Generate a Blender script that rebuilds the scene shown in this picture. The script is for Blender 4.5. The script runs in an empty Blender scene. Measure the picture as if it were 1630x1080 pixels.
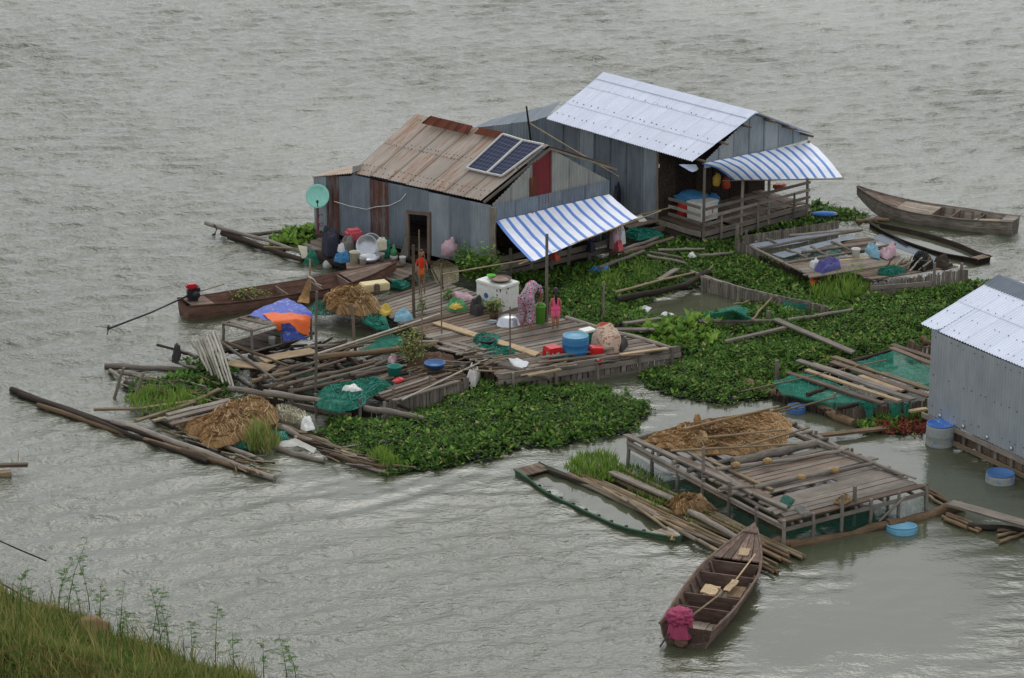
import bpy, bmesh, math, random
import numpy as np
from mathutils import Vector, Matrix, noise as mnoise
random.seed(7); rng = np.random.default_rng(7)
sc = bpy.context.scene
C = sc.collection
R = math.radians

# ---------------------------------------------------------------- camera
FPX, PITCH, HCAM = 4900.0, R(18.5), 28.0
cam_d = bpy.data.cameras.new('camera'); cam = bpy.data.objects.new('camera', cam_d); C.objects.link(cam)
cam_d.sensor_width = 36; cam_d.lens = 36*FPX/1630; cam_d.clip_start = 1; cam_d.clip_end = 6000
cam.location = (0, 0, HCAM); cam.rotation_euler = (math.pi/2-PITCH, 0, 0)
sc.camera = cam
# ---------------------------------------------------------------- sky, sun, exposure
SUN_EL, SUN_AZ = R(46), R(4)          # azimuth measured from +Y towards +X
w = bpy.data.worlds.new('World'); sc.world = w; w.use_nodes = True
nt = w.node_tree; bg = nt.nodes['Background']
sky = nt.nodes.new('ShaderNodeTexSky'); sky.sky_type = 'NISHITA'; sky.sun_disc = False
sky.sun_elevation = SUN_EL; sky.sun_rotation = SUN_AZ; sky.dust_density = 6; sky.air_density = 1.3; sky.ozone_density = 1.0
hs = nt.nodes.new('ShaderNodeHueSaturation'); hs.inputs['Saturation'].default_value = 0.16
cl = nt.nodes.new('ShaderNodeMix'); cl.data_type = 'RGBA'; cl.inputs[0].default_value = 0.75; cl.inputs[7].default_value = (8.6, 9.0, 9.7, 1)   # even cloud deck over the clear-sky gradient
nt.links.new(sky.outputs[0], hs.inputs['Color']); nt.links.new(hs.outputs[0], cl.inputs[6]); nt.links.new(cl.outputs[2], bg.inputs['Color'])
bg.inputs['Strength'].default_value = 0.13
sd = bpy.data.lights.new('sun', 'SUN'); sd.energy = .75; sd.angle = R(25); sd.color = (1, .97, .92)
so = bpy.data.objects.new('sun', sd); C.objects.link(so)
sv = Vector((math.sin(SUN_AZ)*math.cos(SUN_EL), math.cos(SUN_AZ)*math.cos(SUN_EL), math.sin(SUN_EL)))
so.rotation_euler = sv.to_track_quat('Z', 'Y').to_euler(); so.location = (-40, 60, 60)
sc.view_settings.view_transform = 'Standard'; sc.view_settings.look = 'None'
sc.view_settings.exposure = -0.14; sc.view_settings.gamma = 1

# ---------------------------------------------------------------- measuring helpers (photo survey -> metres)
CP, SP = math.cos(PITCH), math.sin(PITCH)
def ray(px, py):
    u = (px-815)/FPX; v = (540-py)/FPX
    return Vector((u, CP+v*SP, -SP+v*CP))
def W(px, py, z=0.):
    d = ray(px, py); return Vector((0, 0, HCAM)) + d*((z-HCAM)/d.z)
def V(px, py, p, d2):                    # on the vertical plane through p along d2
    n = Vector((-d2[1], d2[0], 0)); d = ray(px, py); o = Vector((0, 0, HCAM))
    return o + d*((Vector(p)-o).dot(n)/d.dot(n))
def PL(px, py, p, n):
    d = ray(px, py); o = Vector((0, 0, HCAM)); return o + d*((Vector(p)-o).dot(n)/d.dot(n))
class Fr:
    def __init__(s, ox, oy, k): s.o = (ox, oy, k)
    def __call__(s, x, y, z=None):
        q = (s.o[0]+x/s.o[2], s.o[1]+y/s.o[2]); return q if z is None else W(q[0], q[1], z)
FA = Fr(150, 420, 3); FB = Fr(440, 420, 3); FC = Fr(660, 400, 3.881); FD = Fr(960, 330, 3.0857)
FE = Fr(1150, 290, 3.396); FF = Fr(1180, 430, 3.622); FG = Fr(1100, 650, 3.0755); FH = Fr(800, 640, 3.6); FI = Fr(1000, 820, 4.153)
FJ = Fr(480, 340, 4.794); FK = Fr(770, 330, 4.794); FL = Fr(320, 330, 6.79)
FO = Fr(0, 0, 1)

# ---------------------------------------------------------------- materials
def lin(h):
    h = h.lstrip('#'); o = []
    for i in (0, 2, 4):
        c = int(h[i:i+2], 16)/255; o.append(c/12.92 if c <= .04045 else ((c+.055)/1.055)**2.4)
    return (*o, 1)
class NB:
    def __init__(s, name):
        s.m = bpy.data.materials.new(name); s.m.use_nodes = True; s.t = s.m.node_tree; s.p = s.t.nodes['Principled BSDF']; s.out = s.t.nodes['Material Output']
    def n(s, typ, ins={}, **kw):
        x = s.t.nodes.new('ShaderNode'+typ)
        for k, v in kw.items(): setattr(x, k, v)
        for k, v in ins.items(): s.set(x.inputs[k], v)
        return x
    def set(s, inp, v):
        if isinstance(v, bpy.types.NodeSocket): s.t.links.new(v, inp)
        else: inp.default_value = v
    def mix(s, f, a, b):
        x = s.n('Mix', data_type='RGBA'); s.set(x.inputs[0], f); s.set(x.inputs[6], a); s.set(x.inputs[7], b); return x.outputs[2]
    def math(s, op, a, b=0.5):
        x = s.n('Math', operation=op); s.set(x.inputs[0], a); s.set(x.inputs[1], b); return x.outputs[0]
    def ramp(s, f, a, b):
        x = s.n('MapRange', {0: f, 1: a, 2: b}, clamp=True); return x.outputs[0]
    def noise(s, vec, scale, detail=4, rough=.6):
        return s.n('TexNoise', {'Vector': vec, 'Scale': scale, 'Detail': detail, 'Roughness': rough}).outputs[0]
    def mapv(s, vec, sc): return s.n('Mapping', {'Vector': vec, 'Scale': sc}).outputs[0]
    def objc(s): return s.n('TexCoord').outputs['Object']
    def pos(s): return s.n('NewGeometry').outputs['Position']
    def uv(s): return s.n('TexCoord').outputs['UV']
    def rnd(s): return s.n('ObjectInfo').outputs['Random']
    def bump(s, h, st, d): s.t.links.new(s.n('Bump', {'Height': h, 'Strength': st, 'Distance': d}).outputs[0], s.p.inputs['Normal'])
    def fin(s, col, rough=.7, metal=0., spec=None):
        s.set(s.p.inputs['Base Color'], col); s.set(s.p.inputs['Roughness'], rough); s.set(s.p.inputs['Metallic'], metal)
        if spec is not None: s.p.inputs['Specular IOR Level'].default_value = spec
        return s.m
M = {}
def wood(name, dark, light, streak=(1.2, 14, 14)):
    b = NB(name); o = b.objc(); r = b.rnd()
    off = b.n('VectorMath', {0: o, 1: b.n('CombineXYZ', {0: b.math('MULTIPLY', r, 31.), 1: b.math('MULTIPLY', r, 7.)}).outputs[0]}, operation='ADD').outputs[0]
    g = b.noise(b.mapv(off, streak), 1.6, 5, .7); big = b.noise(b.pos(), 2.1, 3)
    col = b.mix(b.ramp(g, .3, .72), lin(dark), lin(light))
    v = b.math('MULTIPLY_ADD', r, .65); v.node.inputs[2].default_value = .62
    v2 = b.math('MULTIPLY', v, b.n('MapRange', {0: big, 1: .25, 2: .75, 3: .72, 4: 1.22}).outputs[0])
    hsv = b.n('HueSaturation', {'Value': v2, 'Color': col}); b.bump(g, .6, .02)
    M[name] = b.fin(hsv.outputs[0], .85, spec=.2)
wood('wood_grey', '#554e47', '#a1978a'); wood('wood_brown', '#4a3d34', '#8a7867'); wood('wood_pale', '#8a765c', '#c2ab88')
wood('wood_dark', '#231d18', '#4e433a'); wood('bamboo', '#6a5a45', '#a8977a'); wood('bark', '#4c3d2f', '#8a7358'); wood('pole_white', '#8b8577', '#cfc8b8')
wood('boat_wood', '#4d3d35', '#8b7769'); wood('boat_bulk', '#4a3b34', '#80695d', (5, 1.2, 9)); wood('boat_red', '#4c352d', '#86685a'); wood('boat_floor', '#75675a', '#b3a594')
def metal(name, base, dark, rust=None, rustamt=.0, rough=.5, met=.35, vr=.22):
    b = NB(name); u = b.uv(); r = b.rnd()
    off = b.n('VectorMath', {0: u, 1: b.n('CombineXYZ', {0: b.math('MULTIPLY', r, 50.), 1: b.math('MULTIPLY', r, 17.)}).outputs[0]}, operation='ADD').outputs[0]
    s1 = b.noise(b.mapv(off, (4, .8, 1)), 1, 5, .7); s2 = b.noise(b.mapv(off, (1.5, 1.2, 1)), 1, 4)
    f = b.math('ADD', b.math('MULTIPLY', s1, .6), b.math('MULTIPLY', s2, .4))
    col = b.mix(b.ramp(f, .3, .7), lin(dark), lin(base))
    v = b.math('MULTIPLY_ADD', r, vr); v.node.inputs[2].default_value = 1-vr*.45
    col = b.n('HueSaturation', {'Value': v, 'Color': col}).outputs[0]
    mt = met
    if rust:
        s3 = b.noise(b.mapv(off, (5, .45, 1)), 1.2, 6, .75)
        rf = b.ramp(b.math('ADD', s3, b.math('MULTIPLY', r, .12)), .78-rustamt, .92-rustamt)
        col = b.mix(rf, col, lin(rust)); mt = b.math('MULTIPLY', b.math('SUBTRACT', 1., rf), met)
    b.bump(s2, .25, .01)
    M[name] = b.fin(col, rough, mt)
metal('zinc', '#a9b2b7', '#7f888e', '#6b4a38', .08, vr=.14); metal('zinc_dark', '#8b959d', '#656e76', '#5d4133', .1, vr=.2)
metal('zinc_roof', '#dfe3ee', '#cbd1de', None, 0, .6, .05, .06); metal('zinc_new', '#b9bfc2', '#9aa1a5', None, 0, .45, .4, .08)
metal('tan_roof', '#beb3a7', '#a39687', '#a4836b', .24, .85, .0, .2); metal('rust', '#7a4026', '#4b2416', '#3a1c12', .2, .9, 0)
metal('rust_mix', '#858c91', '#5d6368', '#5f3a29', .34, .75, .2); metal('paint_red', '#7d2428', '#611a1e', '#4b2018', .1, .6, 0)
metal('zinc_pale', '#a7a79d', '#7d7f79', '#6d4a33', .12, .65, .2); metal('zinc_flat', '#78818a', '#626a72', None, 0, .8, .0)
def plain(name, col, rough=.5, var=.09, scale=9, col2=None, bump=0., spec=.4):
    b = NB(name); n = b.noise(b.pos(), scale, 4)
    c2 = lin(col2) if col2 else tuple(x*(1-var*2) for x in lin(col)[:3])+(1,)
    if bump: b.bump(n, bump, .03)
    M[name] = b.fin(b.mix(b.ramp(n, .35, .7), lin(col), c2), rough, spec=spec)
for nm, col, *k in [('white', '#dcdcd4', .4), ('green_bowl', '#5fc23a', .35), ('green_bucket', '#6fbf45', .4), ('red_pl', '#c8242a', .35), ('red_soft', '#c4535a', .45),
    ('orange_pl', '#bf4a30', .4), ('blue_pl', '#2f6f9e', .4), ('blue_float', '#3f6a9e', .5), ('cyan_lid', '#5d98b2', .45), ('teal_pl', '#2c8a78', .4), ('cream', '#d8c79a', .6),
    ('cream_foam', '#d4c496', .7), ('jug', '#cbc6ae', .5), ('yellow_pl', '#c2a338', .4), ('alu', '#b9bcc0', .3), ('dark_metal', '#2a2a2c', .45), ('engine_red', '#a81f2c', .35),
    ('dish', '#8fd0bd', .45), ('pan', '#4a3a32', .6), ('black', '#1c1b1c', .6), ('rope', '#a1865c', .9), ('skin', '#9a6a4c', .6), ('hair', '#120f0e', .45), ('hair_red', '#3a1a17', .6),
    ('pink_cloth', '#e0557f', .85), ('pink_short', '#e46a86', .85), ('red_cloth', '#c9352a', .85), ('orange_cloth', '#d9692e', .85), ('dark_cloth', '#2c2d3a', .8), ('grey_cloth', '#6f6c66', .9),
    ('white_cloth', '#cfd0cf', .9), ('maroon', '#9a3c5a', .85), ('purple_cloth', '#4c4a82', .8), ('blue_cloth', '#3a76a0', .75), ('cyan_cloth', '#7fa9b8', .85), ('pale_pink', '#bf9fa6', .85),
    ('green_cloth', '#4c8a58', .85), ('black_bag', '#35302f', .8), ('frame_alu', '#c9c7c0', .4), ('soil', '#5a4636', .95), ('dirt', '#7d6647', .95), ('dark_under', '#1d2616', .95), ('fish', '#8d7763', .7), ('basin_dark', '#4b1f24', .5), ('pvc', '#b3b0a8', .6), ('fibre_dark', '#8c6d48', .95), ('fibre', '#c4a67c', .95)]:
    plain(nm, col, k[0] if k else .5)
M['alu'].node_tree.nodes['Principled BSDF'].inputs['Metallic'].default_value = .7
def leafm(name, a, bcol, trans=.25):
    b = NB(name); g = b.n('NewGeometry'); r = g.outputs['Random Per Island']; big = b.noise(b.pos(), 1.1, 3)
    f = b.math('ADD', b.math('MULTIPLY', r, .6), b.math('MULTIPLY', b.ramp(big, .3, .7), .4))
    col = b.mix(f, lin(a), lin(bcol)); b.fin(col, .7, spec=.12)
    tr = b.n('BsdfTranslucent', {'Color': col}); mx = b.n('MixShader', {0: trans, 1: b.p.outputs[0], 2: tr.outputs[0]})
    b.t.links.new(mx.outputs[0], b.out.inputs[0]); M[name] = b.m
leafm('leaf', '#36551f', '#66893c'); leafm('leaf_dark', '#2b461b', '#4d7030'); leafm('leaf_bright', '#567a2c', '#8fae4c'); leafm('grass', '#55702f', '#8ba051'); leafm('grass_dry', '#6f7038', '#aea56a')
leafm('leaf_red', '#5c2b25', '#93463a'); leafm('weed', '#34501f', '#5f7e36', .1); leafm('leaf_bank', '#566332', '#8d8e4e')
wood('green_boat', '#2f4a3a', '#4f6b52')
def netm(name, col, dens=.75, col2=None, sc=26, bs=.7):
    b = NB(name); n = b.noise(b.pos(), 5, 5); n2 = b.noise(b.mapv(b.pos(), (1, 1, .3)), sc, 2)
    c = b.mix(b.ramp(n, .3, .7), lin(col), lin(col2) if col2 else tuple(x*.55 for x in lin(col)[:3])+(1,)); b.fin(c, .85, spec=.15); b.bump(n2, bs, .03)
    f = b.n('MapRange', {0: n2, 1: .3, 2: .7, 3: 1-dens-.2, 4: 1-dens+.2}, clamp=True).outputs[0]
    mx = b.n('MixShader', {0: f, 1: b.p.outputs[0], 2: b.n('BsdfTransparent').outputs[0]}); b.t.links.new(mx.outputs[0], b.out.inputs[0]); M[name] = b.m
netm('net_green', '#2c8069', .75, '#1b5a4b'); netm('net_tan', '#a98760', .95, '#86683f', 22, .35); netm('net_pale', '#b5a98a', .55); netm('net_black', '#2a2a28', .85); netm('net_faint', '#1f5f50', .38); netm('net_thin', '#1f5f50', .75)
# striped tarpaulin (u runs along the stripe order)
def stripes(name, white, blue, n, wdt=.31, rep=None):
    b = NB(name); x = b.n('SeparateXYZ', {0: b.uv()}).outputs[0]
    wob = b.math('MULTIPLY', b.noise(b.uv(), 1.6, 3), .03)
    f = b.math('FRACT', b.math('ADD', b.math('MULTIPLY', x, float(n)), wob)); st = b.math('LESS_THAN', f, wdt)
    f2 = b.math('FRACT', b.math('ADD', b.math('MULTIPLY', x, float(n)), .72)); st2 = b.math('LESS_THAN', f2, .07)
    nn = b.noise(b.pos(), 3, 4)
    wh = b.mix(b.ramp(nn, .3, .75), lin(white), tuple(c*.82 for c in lin(white)[:3])+(1,))
    col = b.mix(b.math('MULTIPLY', st2, .35), b.mix(st, wh, lin(blue)), lin(blue)); b.bump(b.noise(b.pos(), 7, 4), .35, .02)
    b.fin(col, .55, spec=.3); M[name] = b.m
stripes('tarp_stripe', '#eceef4', '#5f86cc', 12); stripes('tarp_stripe_b', '#e9ecf2', '#5b84c4', 12)
def speckle(name, cols, scale, base):
    b = NB(name); col = lin(base)
    for i, (cc, th) in enumerate(cols):
        v = b.n('TexVoronoi', {'Vector': b.n('VectorMath', {0: b.pos(), 1: (i*3.1, i*1.7, i)}, operation='ADD').outputs[0], 'Scale': scale})
        col = b.mix(b.math('LESS_THAN', v.outputs['Distance'], th), col, lin(cc))
    M[name] = b.fin(col, .85, spec=.1)
speckle('floral', [('#d85c84', .36), ('#1f181c', .3), ('#ddd8da', .2)], 13, '#8f868c'); speckle('blanket', [('#a0665c', .34), ('#8f7b66', .25)], 9, '#b8a48f'); speckle('boy_shirt', [('#e0c23a', .2)], 6, '#c4301f')
def tarp_paint(name, base, spot):
    b = NB(name); n = b.noise(b.pos(), 6, 6, .75); b.bump(b.noise(b.pos(), 8, 4), .6, .04)
    M[name] = b.fin(b.mix(b.ramp(n, .56, .64), lin(base), lin(spot)), .6, spec=.3)
tarp_paint('tarp_blue', '#4658a6', '#9aa3bd'); tarp_paint('tarp_orange', '#d8642c', '#c0531f'); tarp_paint('float_blue', '#3f6fbc', '#aab0a8'); tarp_paint('float_grey', '#8f938c', '#4a74b4')
def solar():
    b = NB('solar'); u = b.n('Mapping', {'Vector': b.uv(), 'Scale': (6, 10, 1)}).outputs[0]
    s = b.n('SeparateXYZ', {0: u}); e = None
    for k in (0, 1):
        f = b.math('ABSOLUTE', b.math('SUBTRACT', b.math('FRACT', s.outputs[k]), .5)); g = b.math('GREATER_THAN', f, .465); e = g if e is None else b.math('MAXIMUM', e, g)
    col = b.mix(b.math('MULTIPLY', e, .5), lin('#1c2340'), lin('#8d93a5')); M['solar'] = b.fin(col, .35, spec=.25)
solar()
def water():
    b = NB('water'); p = b.pos(); at = b.n('Attribute', attribute_name='rough').outputs['Fac']
    n1 = b.noise(b.mapv(p, (1.05, 1.35, 1)), 2.3, 5, .62); n2 = b.noise(b.mapv(p, (1.0, 1.6, 1)), 7., 3, .6)
    h = b.math('ADD', n1, b.math('MULTIPLY', n2, .25))
    b.t.links.new(b.n('Bump', {'Height': h, 'Strength': b.math('MULTIPLY_ADD', at, .85), 'Distance': .14}).outputs[0], b.p.inputs['Normal'])
    big = b.noise(p, .09, 3)
    b.fin(b.mix(b.ramp(big, .3, .7), lin('#474a39'), lin('#505341')), .04); b.p.inputs['IOR'].default_value = 1.5; M['water'] = b.m
    for n in b.t.nodes:
        if n.type == 'MATH' and n.operation == 'MULTIPLY_ADD': n.inputs[2].default_value = .02
water()
def bankm():
    b = NB('bank'); n = b.noise(b.pos(), 1.3, 6, .7)
    M['bank'] = b.fin(b.mix(b.ramp(n, .4, .65), lin('#4a4a22'), lin('#7d6542')), .95, spec=.1); b.bump(n, .8, .15)
bankm()

# ---------------------------------------------------------------- object helpers
def link(name, me, parent=None, mat=None):
    o = bpy.data.objects.new(name, me); C.objects.link(o)
    if parent: o.parent = parent
    if mat:
        if me.materials and me.materials[0] is None: o.material_slots[0].link = 'OBJECT'; o.material_slots[0].material = M[mat]
        else: me.materials.append(M[mat])
    return o
def base(parent):                         # world translation of a thing's Empty (no rotation used on those)
    return parent.location.copy() if parent else Vector()
def mesh(name, vs, fs, mat, parent=None, smooth=False, uv=None, mats=None, mi=None, world=True):
    me = bpy.data.meshes.new(name); b = base(parent) if world else Vector()
    me.from_pydata([tuple(Vector(v)-b) for v in vs], [], fs); me.update()
    if smooth: me.polygons.foreach_set('use_smooth', [True]*len(me.polygons))
    if uv:
        l = me.uv_layers.new(name='UVMap'); idx = [0]*len(me.loops); me.loops.foreach_get('vertex_index', idx)
        l.data.foreach_set('uv', [c for i in idx for c in uv[i]])
    o = link(name, me, parent, None if mats else mat)
    if mats:
        for m in mats: me.materials.append(M[m])
        me.polygons.foreach_set('material_index', mi)
    return o
def tag(o, label=None, cat=None, group=None, kind=None):
    if label: o['label'] = label
    if cat: o['category'] = cat
    if group: o['group'] = group
    if kind: o['kind'] = kind
    return o
def thing(name, label, cat, loc, group=None, rz=0.):
    o = bpy.data.objects.new(name, None); C.objects.link(o); o.location = loc; o.rotation_euler[2] = rz; o.empty_display_size = .2
    return tag(o, label, cat, group)
# shared plank and log meshes, length along x
def plank_mesh(k):
    r = random.Random(k); vs = []; fs = []; n = 4
    for i in range(n):
        x = i/(n-1); dy = r.uniform(-.12, .12)*(0 < i < n-1); dz = r.uniform(-.25, .25)
        e = r.uniform(-.012, .012) if i in (0, n-1) else 0
        for (y, z) in ((-.5, -.5), (.5, -.5), (.5, .5), (-.5, .5)): vs.append((x+e*(1 if y > 0 else -1), y*(1+r.uniform(-.09, .05))+dy, z+dz*.5))
    for i in range(n-1):
        for j in range(4): a = i*4+j; c = i*4+(j+1) % 4; fs.append((a, a+4, c+4, c))
    fs += [(0, 1, 2, 3), (4*n-1, 4*n-2, 4*n-3, 4*n-4)]
    me = bpy.data.meshes.new('plank'); me.from_pydata(vs, [], fs); me.update(); me.materials.append(None); return me
def log_mesh(k, seg=7, n=6, wob=.35, taper=.25):
    r = random.Random(k+50); vs = []; fs = []
    cy = cz = 0
    for i in range(n):
        x = i/(n-1); s = .5*(1-taper*x)*(1+r.uniform(-.07, .07)); env = math.sin(math.pi*x)
        cy = r.uniform(-wob, wob)*env; cz = r.uniform(-wob, wob)*env
        for j in range(seg): a = 2*math.pi*j/seg; vs.append((x, cy+s*math.cos(a), cz+s*math.sin(a)))
    for i in range(n-1):
        for j in range(seg): a = i*seg+j; c = i*seg+(j+1) % seg; fs.append((a, c, c+seg, a+seg))
    fs += [tuple(range(seg))[::-1], tuple(range((n-1)*seg, n*seg))]
    me = bpy.data.meshes.new('log'); me.from_pydata(vs, [], fs); me.update(); me.materials.append(None)
    me.polygons.foreach_set('use_smooth', [len(p.vertices) == 4 for p in me.polygons]); return me
PLK = [plank_mesh(i) for i in range(8)]; LOG = [log_mesh(i) for i in range(6)]; LOGS = [log_mesh(i+9, 6, 4, .15, .15) for i in range(4)]
def frame_mat(A, B, w, t, roll=0., loc0=Vector()):
    A = Vector(A); B = Vector(B); x = B-A; L = x.length; x.normalize()
    up = Vector((0, 0, 1)) if abs(x.z) < .9 else Vector((.3, 1, 0))
    y = up.cross(x).normalized(); z = x.cross(y)
    if roll: q = Matrix.Rotation(roll, 3, x); y = q @ y; z = q @ z
    m = Matrix(((x.x*L, y.x*w, z.x*t, A.x-loc0.x), (x.y*L, y.y*w, z.y*t, A.y-loc0.y), (x.z*L, y.z*w, z.z*t, A.z-loc0.z), (0, 0, 0, 1)))
    return m
def plank(A, B, w=.16, t=.035, mat='wood_grey', parent=None, name='plank', roll=0., k=None):
    o = link(name, PLK[random.randrange(8) if k is None else k], parent, mat); o.matrix_basis = frame_mat(A, B, w, t, roll, base(parent)); return o
def log(A, B, r=.06, mat='wood_grey', parent=None, name='log', straight=False):
    o = link(name, random.choice(LOGS if straight else LOG), parent, mat); o.matrix_basis = frame_mat(A, B, 2*r, 2*r, random.uniform(0, 6), base(parent)); return o
def lp(f, x1, y1, x2, y2, z1, z2=None, w=.16, t=.035, **k): return plank(f(x1, y1, z1), f(x2, y2, z1 if z2 is None else z2), w, t, **k)
def ll(f, x1, y1, x2, y2, z1, z2=None, r=.06, **k): return log(f(x1, y1, z1), f(x2, y2, z1 if z2 is None else z2), r, **k)
def post(f, x, y, h, z0=0., r=.045, lean=(0, 0), **k):
    A = f(x, y, max(z0, 0)); A.z = z0 - (.35 if z0 <= 0.05 else 0); B = Vector((A.x+lean[0], A.y+lean[1], z0+h)); k.setdefault('name', 'post'); k.setdefault('straight', True); return log(A, B, r, **k)
def lathe(name, prof, mat, loc, parent=None, seg=20, tilt=(0, 0, 0), smooth=True):
    me = bpy.data.meshes.new(name); vs = []; fs = []; n = len(prof)
    for r_, z in prof:
        for j in range(seg): a = 2*math.pi*j/seg; vs.append((r_*math.cos(a), r_*math.sin(a), z))
    for i in range(n-1):
        for j in range(seg): a = i*seg+j; c = i*seg+(j+1) % seg; fs.append((a, c, c+seg, a+seg))
    if prof[0][0] > .001: fs.append(tuple(range(seg))[::-1])
    if prof[-1][0] > .001: fs.append(tuple(range((n-1)*seg, n*seg)))
    me.from_pydata(vs, [], fs); me.update()
    me.polygons.foreach_set('use_smooth', [smooth and len(p.vertices) == 4 for p in me.polygons])
    o = link(name, me, parent, mat); o.location = Vector(loc)-base(parent); o.rotation_euler = tilt; return o
def tube(name, pts, r, mat, parent=None, seg=6, world=True, taper=1.):
    pts = [Vector(p) for p in pts]; vs = []; fs = []; n = len(pts)
    for i, p in enumerate(pts):
        d = (pts[min(i+1, n-1)]-pts[max(i-1, 0)]).normalized(); up = Vector((0, 0, 1)) if abs(d.z) < .9 else Vector((1, 0, 0))
        a = d.cross(up).normalized(); b = d.cross(a); rr = r*(1+(taper-1)*i/(n-1))
        for j in range(seg): t = 2*math.pi*j/seg; vs.append(p+a*rr*math.cos(t)+b*rr*math.sin(t))
    for i in range(n-1):
        for j in range(seg): x = i*seg+j; c = i*seg+(j+1) % seg; fs.append((x, c, c+seg, x+seg))
    fs += [tuple(range(seg))[::-1], tuple(range((n-1)*seg, n*seg))]
    return mesh(name, vs, fs, mat, parent, True, world=world)
def boxmesh(name, c, half, mat, parent=None, rz=0., bev=.02, tilt=0.):
    me = bpy.data.meshes.new(name); bm = bmesh.new(); bmesh.ops.create_cube(bm, size=2)
    bmesh.ops.scale(bm, vec=half, verts=bm.verts)
    if bev: bmesh.ops.bevel(bm, geom=list(bm.edges), offset=bev, segments=2, affect='EDGES')
    bm.to_mesh(me); bm.free(); o = link(name, me, parent, mat); o.location = Vector(c)-base(parent); o.rotation_euler = (tilt, 0, rz); return o
def cloth(name, grid, mat, parent=None, sub=4, amp=.03, fs_=5., sag=0., th=0., seed=0., uvflip=False):
    """grid: rows of world points; refined bilinearly, crumpled by noise"""
    R_, K = len(grid), len(grid[0]); nr, nc = (R_-1)*sub+1, (K-1)*sub+1; vs = []; uv = []
    for i in range(nr):
        a = min(i//sub, R_-2); f = i/sub-a
        for j in range(nc):
            b = min(j//sub, K-2); g = j/sub-b
            p = (Vector(grid[a][b])*(1-f)+Vector(grid[a+1][b])*f)*(1-g)+(Vector(grid[a][b+1])*(1-f)+Vector(grid[a+1][b+1])*f)*g
            q = p*fs_+Vector((seed, seed*2.3, 0)); nz = mnoise.noise(q)+.5*mnoise.noise(q*2.1)
            u_, v_ = j/(nc-1), i/(nr-1)
            p = p+Vector((amp*.5*mnoise.noise(q+Vector((9, 0, 0))), amp*.5*mnoise.noise(q+Vector((0, 9, 0))), amp*nz - sag*4*u_*(1-u_)*min(1, v_*2.2)))
            vs.append(p); uv.append((u_, v_))
    fs = [(i*nc+j, i*nc+j+1, (i+1)*nc+j+1, (i+1)*nc+j) for i in range(nr-1) for j in range(nc-1)]
    return mesh(name, vs, fs, mat, parent, True, uv)
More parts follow.
